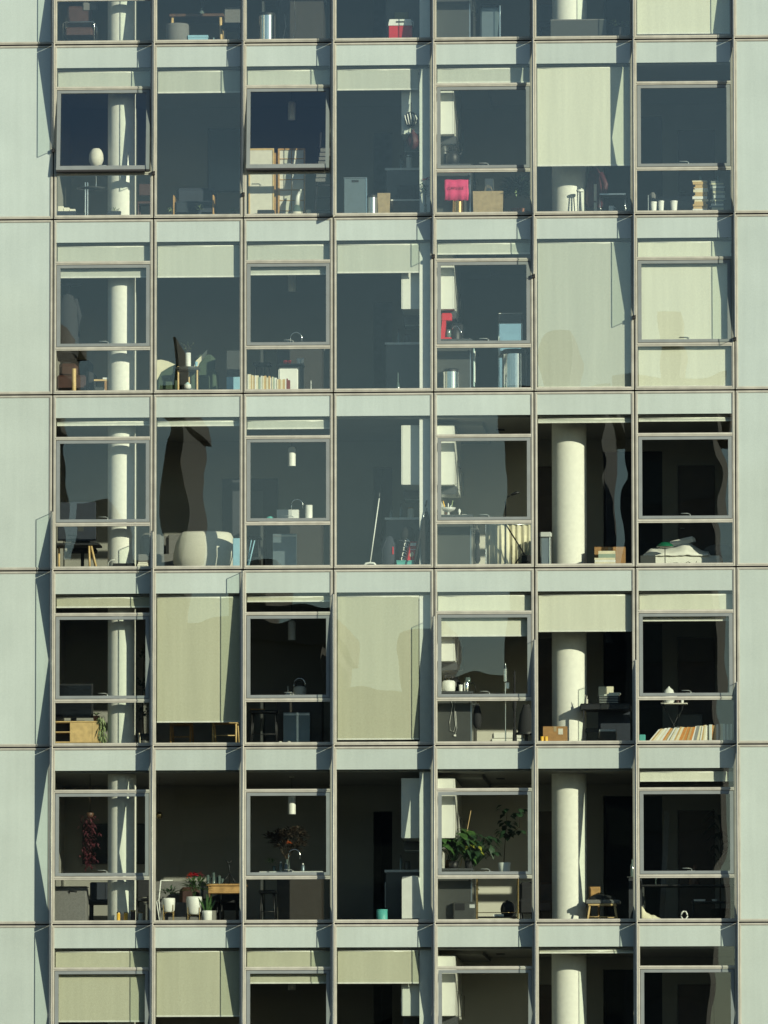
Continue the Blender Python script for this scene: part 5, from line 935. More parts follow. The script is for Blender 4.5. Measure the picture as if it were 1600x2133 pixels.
# bay 5
x = wx(935, 4, .5); t = Thing('kettle', 'white square kettle on the dark worktop beside mugs', 'kettle', (x, .5, zc)); t.p('body', MB().lathe(x, .5, [(.10, zc), (.11, zc+.03), (.11, zc+.17), (.09, zc+.19), (.02, zc+.2)], 24), 'white'); t.p('handle', MB().tube([(x-.07, .5, zc+.19), (x-.05, .5, zc+.28), (x+.05, .5, zc+.28), (x+.08, .5, zc+.19)], .01), 'black'); t.p('knob', MB().cyl(x, .5, zc+.2, zc+.22, .015, n=10), 'black')
x = wx(960, 4, .5); one('mug', 'slim white mug between the white kettle and steel jug', 'mug', MB().lathe(x, .5, [(.03, zc), (.033, zc+.12), (.028, zc+.12), (.026, zc+.02)], 16), 'white'); x = wx(972, 4, .55); t = Thing('espresso_maker', 'shiny steel jug with glass top on the worktop', 'jug', (x, .55, zc)); t.p('jug_body', MB().lathe(x, .55, [(.05, zc), (.06, zc+.08), (.045, zc+.16)], 20), 'chrome'); t.p('top_part', MB().lathe(x+.02, .55, [(.045, zc+.16), (.05, zc+.24), (.04, zc+.25)], 18), 'bottle'); t.p('handle', MB().tube([(x-.05, .55, zc+.14), (x-.1, .55, zc+.12), (x-.09, .55, zc+.04)], .008), 'black')
x = wx(945, 4, .8); one('appliance', 'dark round appliance behind the white square kettle', 'appliance', MB().ell((x, .8, zc+.12), .13, .13, .16, 18, 10, -.75), 'black'); x = wx(985, 4, .7); one('dish_rack', 'dark wire dish rack right of the steel jug', 'rack', MB().tube([(x-.10, .7, zc+.008), (x-.09, .7, zc+.13), (x, .7, zc+.18), (x+.045, .7, zc+.1), (x+.05, .7, zc+.008)], .008).tube([(x-.10, .8, zc+.008), (x-.09, .8, zc+.13), (x, .8, zc+.18), (x+.045, .8, zc+.1), (x+.05, .8, zc+.008)], .008), 'black')
x = wx(1053, 4, .36); z1 = ht(1386, 4, 1053, .36); t = Thing('light_stand', 'chrome pole stand with a clamp before the dark kitchen', 'stand', (x, .36, F)); t.p('pole', MB().cyl(x, .36, F+.02, z1-.3, .012, n=10), 'chrome'); t.p('upper_tube', MB().cyl(x, .36, z1-.28, z1-.06, .033, n=14), 'chrome'); t.p('clamp', MB().rbox(x+.005, x+.07, .33, .39, z1-.40, z1-.29, .01), 'steel'); t.p('tip', MB().lathe(x, .36, [(.035, z1-.06), (.012, z1-.02), (.006, z1+.03)], 12), 'steel'); t.p('foot', MB().cyl(x, .36, F, F+.02, .09), 'black')
x = wx(1072, 4, .6); z1 = ht(1398, 4, 1072, .6); t = Thing('microphone_stand', 'dark pole stand with a heavy foot behind the chrome pole', 'stand', (x, .6, F)); t.p('pole', MB().cyl(x, .6, F+.03, z1, .016, n=10), 'softblack'); t.p('joint', MB().lathe(x, .6, [(.02, F+.6), (.035, F+.66), (.035, F+.76), (.02, F+.82)], 12), 'softblack'); t.p('foot', MB().lathe(x, .6, [(.15, F), (.14, F+.03), (.04, F+.08), (.03, F+.3)], 20), 'softblack')
t = Thing('charging_cable', 'white looped cable hanging down the grey cabinet end', 'cable', (wx(940, 4, .3), .34, F)); xx = wx(938, 4, .33); t.p('cable', MB().tube([(xx-.02, .345, F+.88), (xx+.04, .34, F+.7), (xx-.01, .34, F+.4), (xx, .335, F+.26), (xx+.06, .335, F+.24), (xx+.09, .34, F+.35), (xx+.07, .34, F+.6), (xx+.09, .345, F+.88)], .005), 'white'); t.p('plug', MB().box(xx+.06, xx+.10, .33, .345, F+.16, F+.19), 'white'); t.p('tail', MB().tube([(xx+.09, .345, F+.6), (xx+.11, .34, F+.3), (xx+.08, .338, F+.18)], .005), 'white')
t = Thing('oven_gloves', 'black bag hanging at the cabinet side by the chrome pole', 'bag', (WR+.7, .5, F+.4)); t.p('bag_body', MB().lathe(WR+.69, .48, [(.03, F+.30), (.075, F+.38), (.07, F+.58), (.03, F+.72)], 12), 'softblack'); t.p('hook', MB().box(WR+.598, WR+.70, .475, .487, F+.715, F+.727), 'steel')
t = Thing('jacket_pile', 'black jacket over a hidden chair right of the pole stands', 'jacket', (wx(1096, 4, .6), .6, F)); cx = wx(1096, 4, .6); t.p('jacket', MB().lathe(cx, .62, [(.14, F+.22), (.15, F+.3), (.11, F+.55), (.05, F+.72)], 14), 'softblack'); t.p('chair_leg', MB().cyl(cx, .62, F, F+.26, .03, n=10), 'black'); t.p('chair_foot', MB().lathe(cx, .62, [(.14, F), (.04, F+.05)], 16), 'black'); t.p('seat', MB().cyl(cx, .62, F+.20, F+.24, .17), 'black')
t = Thing('folded_blanket', 'pale folded blankets on the floor behind the pole stands', 'blanket', (wx(1060, 4, 1.5), 1.5, F)); a, c = span(1018, 1100, 4, 1.5)
for k in range(3): t.p('fold', MB().rbox(a+.03*k, c-.05*k, 1.45, 1.8, F+k*.10, F+k*.10+.098, .03), 'duvet')
# bay 6
y = .34; a, c = span(1208, 1335, 4, y); c = min(c, MX[6]-.10); zt = ht(1465, 4, 1260, y); t = Thing('black_desk', 'thick-topped black desk right of the column', 'desk', ((a+c)/2, y+.3, F)); t.p('desktop', MB().rbox(a, c, y, y+.7, zt-.10, zt, .02), 'black'); t.p('leg', MB().box(a+.05, a+.08, y+.04, y+.07, F, zt-.10), 'black'); t.p('leg', MB().box(a+.05, a+.08, y+.60, y+.63, F, zt-.10), 'black'); t.p('back_panel', MB().box(a+.3, c-.02, y+.45, y+.55, F, zt-.10), 'navy'); t.p('drawer_box', MB().box(a+.32, a+.62, y+.1, y+.44, F+.03, F+.24), 'brownpanel'); t.p('lower_rail', MB().box(a+.08, a+.3, y+.5, y+.53, F+.25, F+.32), 'black')
x = wx(1268, 4, .42); z = zt
t = Thing('letter_trays', 'stack of black paper trays with pale edges on the black desk', 'trays', (x, .5, z))
for k in range(5): t.p('tray', MB().rbox(x-.20, x+.19, .40, .66, z+.028*k, z+.028*k+.016, .004), 'black'); t.p('paper_sheet', MB().box(x-.16, x+.16, .405, .65, z+.028*k+.016, z+.028*k+.022), 'counter')
z += .14; one('papers', 'pile of pale papers on top of the black paper trays', 'paper', MB().box(x-.08, x+.18, .42, .64, z+.0, z+.02).box(x-.03, x+.20, .42, .64, z+.021, z+.03).box(x+.0, x+.2, .43, .63, z+.0305, z+.05), 'paper')
q = span(1247, 1278, 4, .72); one('certificate', 'cream sheet propped behind the black paper trays', 'paper', MB().box(q[0], q[1], .72, .73, zt, ht(1430, 4, 1260, .72)), 'cream')
x = wx(1266, 4, .40); one('white_tag', 'row of small pale clips on the shelf under the black desk', 'clips', MB().box(x-.15, x+.13, .45, .47, F+.24, F+.275), 'counter')
x = wx(1222, 4, .42); one('pen_cup', 'pale pens in a holder at the desk edge by the column', 'pens', MB().cyl(x, .44, zt, zt+.08, .022, n=12).tube([(x, .44, zt+.06), (x-.02, .44, zt+.16)], .005).tube([(x, .44, zt+.06), (x+.012, .44, zt+.14)], .005), 'offwhite')
carton('brown cardboard box with a pale sticker before the column', 4, 1131, 1181, 1513, .22, .24, sticker=True)
for px, lab in ((1129, 'small yellow candle, the one away from the cardboard box'), (1137.5, 'small yellow candle touching the cardboard box side')):
    x, w = spot(px-3.6, px+3.6, 4, .16); t = Thing('candle', lab, 'candle', (x, .16, F)); zw = ht(1534, 4, px, .16); t.p('wax', MB().lathe(x, .16, [(w, F), (w, zw-.006), (w*.8, zw)], 16), 'yellow'); t.p('wick', MB().cyl(x, .16, zw, zw+.01, .003, n=6), 'black')
# bay 7
y = .55; a, c = span(1376, 1432, 4, y); zt = ht(1464, 4, 1400, y); t = Thing('folding_table', 'little black folding table with crossed legs under the white teapot', 'table', ((a+c)/2, y, F)); t.p('tabletop', MB().rbox(a, c, y, y+.32, zt-.02, zt, .005), 'offwhite')
for yy in (y+.03, y+.29):
    t.p('leg', MB().tube([(a+.04, yy, zt-.02), (c-.06, yy, F)], .008), 'black'); t.p('leg', MB().tube([(c-.06, yy, zt-.02), (a+.04, yy, F)], .008), 'black')
cx, w = spot(1381, 1406, 4, y+.1); t = Thing('teapot', 'white domed teapot on the little folding table', 'teapot', (cx, y+.1, zt)); zd = ht(1430, 4, 1392, y+.1); t.p('body', MB().lathe(cx, y+.1, [(w*.7, zt), (w, zt+.06), (w*1.0, zt+.14), (w*.7, zd-.06), (w*.2, zd-.02), (w*.12, zd)], 26), 'white'); t.p('spout', MB().tube([(cx+w*.8, y+.1, zt+.08), (cx+w*1.5, y+.1, zt+.15)], [.018, .01]), 'white')
for px, m_, lab in ((1412, 'leather', 'small brown cup beside the white teapot'), (1421, 'white', 'small white cup at the edge of the folding table')):
    x = wx(px, 4, y+.1); one('cup', lab, 'cup', MB().lathe(x, y+.1, [(.024, zt), (.03, zt+.07), (.026, zt+.07)], 14), m_)
a, c = span(1409, 1463, 4, .9); one('grey_bin_box', 'plain grey box behind the folding table and books', 'box', MB().rbox(a, c, .9, 1.2, F, ht(1488, 4, 1435, .9), .01), 'greycab')
box_thing('tissue_box', 'small teal box at the end of the leaning book row', 'box', 4, 1331, 1344, 1530, 1543, .24, .12, 'teal')
a, c = span(1346, 1532, 4, .28); c = min(c, MX[7]-.085); x = a; n = 38; hs = [rnd.uniform(.6, 1.5) for _ in range(n)]; k_ = (c-a)/sum(hs); cols = ('bk_white', 'bk_cream', 'bk_white', 'bk_tan', 'bk_white', 'bk_grey', 'bk_cream', 'bk_orange', 'bk_cream', 'bk_white', 'bk_tan')
for j, h in enumerate(hs):
    u = j/(n-1); cc = cols[(j*3) % 11] if not (14 <= j <= 18) else ('bk_orange', 'bk_tan')[j % 2]
    if j > n-6: cc = ('bk_grey', 'bk_white')[j % 2]
    nm = {'bk_cream': 'cream', 'bk_tan': 'tan', 'bk_white': 'white', 'bk_grey': 'grey', 'bk_orange': 'orange'}[cc]
    ln = max(0.0, .85*(1-u/.75)); z1 = ht(1519-11*u, 4, 1346+186*u, .28)+rnd.uniform(-.012, .012)
    book(('%s book, %s from the small teal box in the long leaning row' % (nm, nth(j+1)), 'long leaning row of books at the sill'), x, x+h*k_-.0012, .20+rnd.uniform(0, .02), .36, F, z1, cc, lean=ln); x += h*k_

# ============ storey 5 (leafy kitchen plants)
r = 5; F = fl(5); zc = F+.94
tvset(5, 172, 302, 1716, 1800, YWS[5]-.06, 'wide dark television on the wall behind the hanging red plant')
x = wx(187, 5, .55); z1 = ht(1693, 5, 187, .55); t = Thing('hanging_plant', 'dark red trailing plant hanging from the ceiling', 'plant', (x, .55, z1-.9)); t.p('hanger', MB().cyl(x, .55, z1, ceilz(5), .004, n=6), 'twig'); t.p('pot', MB().lathe(x, .55, [(.04, z1-.09), (.07, z1-.02), (.06, z1)], 16), 'darkwood'); q = MB()
for k in range(260):
    u = rnd.random(); p = Vector((x+rnd.gauss(0, .07)*(1-.3*u), .55+rnd.gauss(0, .05), z1-.02-u*.92)); q.leaf(p, (rnd.uniform(-1, 1), rnd.uniform(-1, .6), rnd.uniform(-.8, .3)), .075, .035, .3)
t.p('leaves', q, 'darkred')
for px, py, yy, lab in ((188, 1697, 1.4, 'small glass globe pendant behind the hanging red plant'), (332, 1698, 1.4, 'small glass globe pendant by the frame near the hanging red plant')):
    x = wx(px, 5, yy); z = ht(py, 5, px, yy); t = Thing('globe_pendant', lab, 'lamp', (x, yy, z-.07), 'small glass globe pendants'); t.p('globe', MB().ell((x, yy, z), .055, .055, .065), 'brass'); t.p('cord', MB().cyl(x, yy, z+.06, ceilz(5), .003, n=6), 'black')
a, c = span(110, 180, 5, .36); a = max(a, -5.9); z1 = ht(1846, 5, 150, .36); t = Thing('grey_cabinet', 'grey upholstered cabinet at the window corner below the hanging plant', 'cabinet', ((a+c)/2, .5, F)); t.p('body', MB().rbox(a, c, .38, .8, F, z1-.01, .02), 'greyfab'); t.p('front', MB().rbox(a+.004, c-.01, .36, .38, F+.01, z1-.20, .004), 'greyfab'); t.p('top_band', MB().rbox(a, c+.006, .37, .81, z1-.01, z1, .004), 'greycab'); t.p('handle', MB().tube([((a+c)/2, .372, z1-.12), ((a+c)/2, .35, z1-.08), ((a+c)/2+.12, .35, z1-.08), ((a+c)/2+.12, .372, z1-.10)], .008), 'black')
t = Thing('dark_bench', 'dark blue bench between the grey cabinet and column', 'bench', (wx(205, 5, 1.0), 1.0, F)); a, c = span(182, 236, 5, 1.0); t.p('seat', MB().rbox(a, c, 1.0, 1.5, F+.38, F+.46, .02), 'navy'); t.p('backrest', MB().rbox(a, c, 1.48, 1.56, F+.40, F+.78, .02), 'navy'); legs4(t, a+.05, c-.05, 1.05, 1.45, F, F+.38, .02, 'navy')
for k, (x0, x1, yt, m_, lab) in enumerate(((243, 251, 1900, 'yellow', 'yellow candle jar nearest the column'), (258, 267, 1900, 'yellow', 'yellow candle jar second from the column'), (272, 283, 1896, 'leather', 'brown glass jar between candle jars'), (288, 298, 1900, 'offwhite', 'pale candle jar nearest the window mullion'))):
    cx, w = spot(x0, x1, 5, .24); z1 = ht(yt, 5, x0, .24); t = Thing('candle_jar', lab, 'candle', (cx, .24, F), 'candle jars on the sill'); t.p('wax', MB().lathe(cx, .24, [(w*.92, F), (w*.92, z1-.015), (w*.2, z1-.012)], 18), m_); t.p('holder_rim', MB().lathe(cx, .24, [(w, z1-.02), (w, z1), (w*.92, z1)], 18, False), 'brass')
t = Thing('side_chair', 'black chair right of the column by the candle jars', 'chair', (wx(295, 5, .8), .8, F)); a, c = span(282, 314, 5, .8); t.p('seat', MB().rbox(a, c, .75, 1.15, F+.42, F+.47, .015), 'softblack'); t.p('backrest', MB().rbox(a, c, 1.12, 1.18, F+.5, F+.92, .02), 'softblack'); legs4(t, a+.03, c-.03, .78, 1.12, F, F+.42, .013, 'black')
# bay 2
def stand_pot(r, x0, x1, yp0, yp1, y, label, leaves, stand=True, m='white', cat='plant'):
    cx, w = spot(x0, x1, r, y); F = fl(r); zp1 = ht(yp0, r, x0, y); zp0 = ht(yp1, r, x0, y) if stand else F; t = Thing('potted_plant', label, cat, (cx, y, F))
    t.p('pot', MB().lathe(cx, y, [(w*.72, zp0), (w*.92, zp0+.03), (w, zp1-.05), (w*.98, zp1), (w*.88, zp1), (w*.86, zp1-.02)], 28), m)
    if stand:
        for k in range(4):
            an = math.pi/4+k*math.pi/2; px_, py_ = cx+w*1.04*math.cos(an), y+w*1.04*math.sin(an); t.p('stand_leg', MB().cyl(px_, py_, F, zp0+.12, .007, n=8), 'brass')
        t.p('stand_ring', MB().tube([(cx-w*.74, y-w*.74, zp0-.012), (cx+w*.74, y+w*.74, zp0-.012)], .007).tube([(cx-w*.74, y+w*.74, zp0-.012), (cx+w*.74, y-w*.74, zp0-.012)], .007), 'brass')
    leaves(t, cx, y, zp1); return t
def lv1(t, cx, y, z):
    t.p('leaves', foliage(MB(), (cx, y, z+.07), (.16, .12, .10), 40, .14, .05), 'leafdark')
def lv2(t, cx, y, z):
    q = foliage(MB(), (cx+.02, y, z+.14), (.22, .17, .19), 150, .13, .045); stems(q, (cx, y, z-.02), [(cx-.1, y, z+.2), (cx+.1, y, z+.22), (cx, y-.05, z+.2)]); t.p('leaves', q, 'leaf')
    q = foliage(MB(), (cx+.02, y-.02, z+.36), (.10, .08, .06), 34, .09, .06, .8, .1); t.p('red_bracts', q, 'red'); t.p('orange_bracts', foliage(MB(), (cx-.08, y-.04, z+.33), (.05, .04, .05), 12, .07, .03), 'orange')
def lv3(t, cx, y, z):
    q = MB()
    for k in range(13):
        an = rnd.uniform(0, 6.28); tl = rnd.uniform(.02, .16); L_ = rnd.uniform(.2, .33); b = Vector((cx+.03*math.cos(an), y+.03*math.sin(an), z-.03)); e = b+Vector((tl*math.cos(an), tl*math.sin(an)*.6, L_)); m = (b+e)/2+Vector((.01, -.012, 0)); s_ = Vector((.02, 0, 0)); q.add([b-s_*.6, b+s_*.6, m+s_, m-s_, e], [(0, 1, 2, 3), (3, 2, 4)], True)
    t.p('blades', q, 'leaf')
stand_pot(5, 338, 365, 1871, 1900, .34, 'white pot with dark leaves on a brass stand beside the folding chair', lv1)
stand_pot(5, 388, 421, 1868, 1905, .36, 'red-flowered plant in a white pot on a brass stand', lv2)
stand_pot(5, 421, 443, 1897, 1918, .28, 'snake plant in a round white pot on the floor', lv3, stand=False)
t = Thing('folding_chair', 'white slim folded chair left of the brass plant stand', 'chair', (wx(328, 5, .3), .3, F)); pa, pb, pc, pd = at(335, 1834, .3), at(331, 1875, .3), at(326, 1877, .3), at(333, 1916, .3)
t.p('back_tube', MB().tube([pa, pb, pc], .011, 8), 'white'); t.p('leg', MB().tube([pc, (pd.x, .3, F)], .010, 8), 'white'); t.p('leg', MB().tube([pb, (pd.x+.02, .34, F)], .010, 8), 'white'); t.p('top_rail', MB().tube([pa, at(360, 1834, .45)], .010, 8), 'white')
y = .9; a, c = span(428, 512, 5, y); zt = ht(1841, 5, 460, y); t = Thing('console_table', 'brown wooden table crowded with glassware behind the snake plant', 'table', ((a+c)/2, y, F)); t.p('tabletop', MB().rbox(a, c, y, y+.5, zt-.03, zt, .006), 'wood'); t.p('apron', MB().box(a+.05, c-.05, y+.03, y+.47, zt-.16, zt-.03), 'wood'); legs4(t, a+.06, c-.06, y+.06, y+.44, F, zt-.03, .02, 'darkwood')
for k, px in enumerate((433, 439, 445, 451, 457, 463)):
    x = wx(px, 5, y+.15+.05*(k % 2)); yy = y+.15+.05*(k % 2); h = (.16, .12, .2, .13, .15, .1)[k]; one('drinking_glass', 'clear glass, '+nth(6-k)+' from the little phone tripod on the brown table', 'glass', MB().lathe(x, yy, [(.022, zt), (.026, zt+h), (.022, zt+h), (.019, zt+.012)], 14), 'bottle', 'glassware on the brown wooden table')
x = wx(478, 5, y+.2); z1 = ht(1790, 5, 478, y+.2); ap = Vector((x, y+.2, zt+.19)); t = Thing('phone_tripod', 'little black phone tripod on the brown wooden table', 'tripod', (x, y+.2, zt)); t.p('mast', MB().tube([ap, (x-.0, y+.2, z1-.12), (x-.03, y+.2, z1-.05)], .010), 'black'); t.p('phone_clamp', MB().tube([(x-.055, y+.2, z1-.01), (x-.04, y+.2, z1-.05), (x+.02, y+.2, z1-.06), (x+.03, y+.2, z1-.01)], .012), 'black')
for dx, dy in ((-.12, -.03), (.12, -.03), (0, .12)): t.p('leg', MB().tube([ap, (x+dx, y+.2+dy, zt)], .008), 'black')
t = Thing('sofa', 'pale grey sofa under the sunlit wall behind the red-flowered plant', 'sofa', (wx(365, 5, 1.9), 1.9, F)); a, c = span(300, 425, 5, 1.9); t.p('seat', MB().rbox(a, c, 1.8, 2.5, F+.1, F+.44, .04), 'greyfab'); t.p('backrest', MB().rbox(a, c, 2.45, 2.7, F+.3, F+.84, .06), 'greyfab'); t.p('cushion', MB().rbox(a+.6, a+.95, 2.1, 2.3, F+.44, F+.72, .06), 'leather')
for px, lab in ((438, 'black chair under the brown wooden table nearer the snake plant'), (478, 'black chair under the brown wooden table nearer the tripod')):
    a, c = span(px-20, px+18, 5, 1.5); t = Thing('dining_chair', lab, 'chair', ((a+c)/2, 1.6, F)); t.p('seat', MB().rbox(a, c, 1.5, 1.9, F+.42, F+.47, .015), 'softblack'); t.p('backrest', MB().rbox(a, c, 1.88, 1.94, F+.30, F+.72, .02), 'softblack'); legs4(t, a+.03, c-.03, 1.53, 1.87, F, F+.42, .014, 'black')
# bay 3
zt = island(5, 'kitchen island with bright worktop, tap and a big dark bouquet'); faucet(5, 601, 1769, 1.15, zt, 'tall arched spring tap on the bright island worktop')
t = Thing('bouquet', 'big dark dried bouquet with one orange flower in a vase', 'flowers', (wx(597, 5, 1.25), 1.25, zt)); x = wx(597, 5, 1.25); t.p('vase', MB().lathe(x, 1.25, [(.05, zt), (.06, zt+.08), (.045, zt+.2), (.05, zt+.22)], 18), 'bottle')
tips = [(x+dx, 1.25+rnd.uniform(-.1, .1), zt+h) for dx, h in ((-.34, .68), (-.22, .58), (-.14, .72), (-.05, .66), (.05, .72), (.14, .78), (.22, .80), (.33, .70), (.30, .52), (.18, .40), (-.1, .5))]; t.p('branches', stems(MB(), (x, 1.25, zt+.2), tips, .005), 'twig'); q = MB()
for tp in tips:
    foliage(q, Vector((x, 1.25, zt+.3)).lerp(Vector(tp), .75), (.11, .08, .11), 60, .12, .06)
t.p('dried_leaves', q, 'twig'); q = MB(); foliage(q, (wx(603, 5, 1.1), 1.1, ht(1757, 5, 603, 1.1)), (.035, .03, .035), 26, .04, .03); t.p('orange_flower', q, 'orange')
t = Thing('herb_pot', 'small green herb in a glass left of the dark bouquet', 'plant', (wx(570, 5, 1.08), 1.08, zt)); x = wx(571, 5, 1.08); t.p('glass', MB().lathe(x, 1.08, [(.03, zt), (.032, zt+.10), (.028, zt+.10)], 14), 'bottle'); t.p('leaves', foliage(MB(), (x-.05, 1.08, zt+.16), (.10, .07, .08), 50, .06, .03), 'leaf')
for px, h, m_, lab in ((585, .17, 'bottle', 'slim pump bottle left of the arched spring tap'), (596, .15, 'bluesteel', 'dark blue jar beside the arched spring tap'), (631, .14, 'bluesteel', 'small bottle with white cap right of the arched spring tap')):
    x = wx(px, 5, 1.05); t = Thing('soap_bottle', lab, 'bottle', (x, 1.05, zt)); t.p('body', MB().lathe(x, 1.05, [(.032, zt), (.034, zt+h*.7), (.014, zt+h*.85)], 16), m_); t.p('cap', MB().cyl(x, 1.05, zt+h*.85, zt+h, .016, n=12), 'white')
bar_stool(5, 540, 577, 1855, .75, 'black bar stool under the bright island worktop')
# bay 4
a, c = span(837, 861, 5, .28); c2 = wx(877, 5, .40); z1 = ht(1824, 5, 850, .10); t = Thing('air_purifier', 'white angular upright heater by the party wall', 'heater', ((a+c2)/2, .4, F)); c2 = min(c2, wx(876, 5, .12)); a, c = span(837, 861, 5, .10); out = [(a, .115), (c, .090), (c2, .125), (c2, .34), (a, .34)]
q = MB(); n = len(out); v = [(x_, y_, F+.07) for x_, y_ in out]+[(x_, y_, z1-.0) for x_, y_ in out]; v[n] = (out[0][0], out[0][1], z1-.06); v[n+2] = (out[2][0], out[2][1], z1-.04)
q.add(v, [tuple(range(n-1, -1, -1)), tuple(range(n, 2*n))]+[(i, (i+1) % n, n+(i+1) % n, n+i) for i in range(n)]); t.p('casing', q, 'white'); t.p('plinth', MB().box(a+.02, c2-.03, .13, .33, F, F+.07), 'black'); t.p('seam', MB().box(a+.004, c2-.004, .34, .344, F+.1, z1-.1), 'greycab')
cx, w = spot(784, 808, 5, .42); z1 = ht(1895, 5, 796, .42); t = Thing('cooking_pot', 'round teal pot on the floor left of the white heater', 'pot', (cx, .42, F)); t.p('pot_body', MB().lathe(cx, .42, [(w*.9, F), (w, F+.03), (w, z1), (w*.92, z1), (w*.9, F+.03)], 26), 'teal'); t.p('rim', MB().lathe(cx, .42, [(w*1.03, z1-.012), (w*1.03, z1+.004), (w*.95, z1+.004)], 26, False), 'teal')
t = Thing('tea_towel', 'white towel hanging on the grey cabinet beside the teal pot', 'towel', (wx(797, 5, .9), .95, F+.3)); wl = wx(874, 5, .12); t.p('cloth', MB().box(wl-.64, wl-.628, .9, 1.15, F+.3, F+.72), 'white'); t.p('hook', MB().box(wl-.64, wl-.62, 1.0, 1.02, F+.72, F+.74), 'steel')
one('power_cord', 'thin black cord running along the floor to the white heater', 'cord', MB().tube([(wx(808, 5, .3), .3, F+.006), (wx(820, 5, .28), .28, F+.03), (wx(835, 5, .3), .27, F+.008)], .005), 'black')
# bay 5 plants on the worktop
def pl(cx, y, z, spread, h, n, L_, W_, m_, t, nm='leaves'):
    q = MB(); tips = [(cx+rnd.uniform(-1, 1)*spread, y+rnd.uniform(-.6, .6)*spread*.6, z+h*rnd.uniform(.35, 1)) for _ in range(n)]; t.p('stems', stems(MB(), (cx, y, z), tips, .004), 'leafdark')
    for tp in tips:
        a_ = rnd.uniform(0, 6.28); q.leaf(tp, (math.cos(a_), -.5+.4*math.sin(a_), -.25), L_*rnd.uniform(.7, 1.1), W_*rnd.uniform(.8, 1.1), .35, .1)
    t.p(nm, q, m_)
x = wx(945, 5, .55); t = Thing('potted_plant', 'big-leaved philodendron in a dark pot by the wall cabinet', 'plant', (x, .55, zc)); pot(t, x, .55, zc, zc+.13, .09, 'black'); pl(x, .55, zc+.10, .28, .60, 46, .26, .18, 'leaf', t); t.p('cane', MB().tube([(x+.12, .55, zc+.05), (x+.30, .55, ht(1688, 5, 988, .55))], .006), 'palewood')
x = wx(985, 5, .50); x = min(x, WR+.54); t = Thing('potted_plant', 'leafy mottled plant with yellowing leaves beside the philodendron', 'plant', (x, .5, zc)); pot(t, x, .5, zc, zc+.14, .075, 'softblack'); pl(x+.10, .5, zc+.04, .34, .56, 90, .20, .12, 'leafdark', t); pl(x+.05, .46, zc+.10, .14, .46, 9, .17, .09, 'leafyellow', t, 'yellow_leaves')
t = Thing('bar_cart', 'brass-framed trolley with black shelves under the white flower pots', 'trolley', (wx(1030, 5, .5), .6, F)); a, c = span(993, 1078, 5, .42); zt = ht(1828, 5, 1035, .42)
for xx in (a, c):
    for yy in (.42, .80): t.p('post', MB().cyl(xx, yy, F, zt, .007, n=8), 'brass')
t.p('shelf', MB().box(a, c, .42, .80, zt, zt+.018), 'darkwood'); t.p('shelf', MB().box(a+.012, c-.012, .43, .79, F+.10, F+.115), 'black'); t.p('rail', MB().tube([(a, .42, F+.18), (c, .42, F+.18)], .007), 'brass')
zs = zt+.018
x, w = spot(1037, 1062, 5, .55); t = Thing('fig_tree', 'tall thin fig plant in a white pot on the brass trolley', 'plant', (x, .55, zs)); zp = ht(1797, 5, 1050, .55); pot(t, x+.01, .55, zs, zp, w*1.05, 'white', .78); zt_ = ht(1675, 5, 1062, .55)
t.p('trunk', MB().tube([(x, .55, zp-.03), (x+.03, .55, zp+.45), (x+.06, .55, zt_-.12)], [.009, .007, .004]), 'twig'); q = MB()
for k in range(34):
    u = rnd.uniform(.42, 1.0); b = Vector((x+.03+.03*u, .55, zp+(zt_-zp)*u)); an = rnd.uniform(0, 6.28); b += Vector((math.cos(an)*.10, math.sin(an)*.06, 0)); q.leaf(b, (math.cos(an), math.sin(an)*.6, -.2), .14, .11, .3)
for k in range(16): b = Vector((x+.27+rnd.uniform(-.05, .08), .58, zp+(zt_-zp)*rnd.choice((.5, .55, .85, .92)))); an = rnd.uniform(0, 6.28); q.leaf(b, (math.cos(an), math.sin(an)*.6, -.2), .14, .11, .3)
t.p('leaves', q, 'leafdark'); t.p('side_branch', MB().tube([(x+.03, .55, zp+.4), (x+.2, .57, zp+.55), (x+.27, .58, zp+.62)], .005).tube([(x+.27, .58, zp+.6), (x+.28, .58, zt_-.08)], .004), 'twig')
x, w = spot(1061, 1076, 5, .62); 
t = Thing('black_bags', 'black rucksack slumped under the brass trolley', 'bag', (wx(1062, 5, .6), .6, F+.115)); cx = wx(1058, 5, .6); t.p('bag_body', MB().ell((cx, .6, F+.24), .13, .12, .15, 16, 9, -.8), 'softblack'); t.p('strap', MB().tube([(cx-.1, .5, F+.2), (cx-.08, .47, F+.34), (cx, .5, F+.39)], .014), 'softblack')
t = Thing('office_chair', 'black armchair in the corner right of the brass trolley', 'chair', (wx(1096, 5, .9), .9, F)); a, c = span(1080, 1113, 5, .9); t.p('seat', MB().rbox(a, c, .85, 1.3, F+.2, F+.44, .05), 'softblack'); t.p('backrest', MB().rbox(a, c, 1.25, 1.4, F+.3, F+.75, .05), 'softblack'); legs4(t, a+.04, c-.04, .9, 1.3, F, F+.2, .02, 'black')
t = Thing('espresso_machine', 'black boxy machine with a pale panel by the brass trolley', 'machine', (wx(980, 5, .25), .25, F)); a, c = span(944, 990, 5, .22); z1 = ht(1878, 5, 970, .22); t.p('body', MB().rbox(a, c, .2, .32, F, z1, .02), 'greycab'); t.p('pale_panel', MB().box(wx(978, 5, .2), wx(989, 5, .2), .197, .2, z1-.11, z1-.05), 'counter'); t.p('dial', MB().box(wx(948, 5, .2), wx(968, 5, .2), .195, .2, z1-.15, z1-.03), 'black')
one('white_book', 'small white box on the lower shelf of the brass trolley', 'box', MB().box(wx(1027, 5, .45), wx(1049, 5, .45), .44, .58, F+.115, F+.155), 'white')
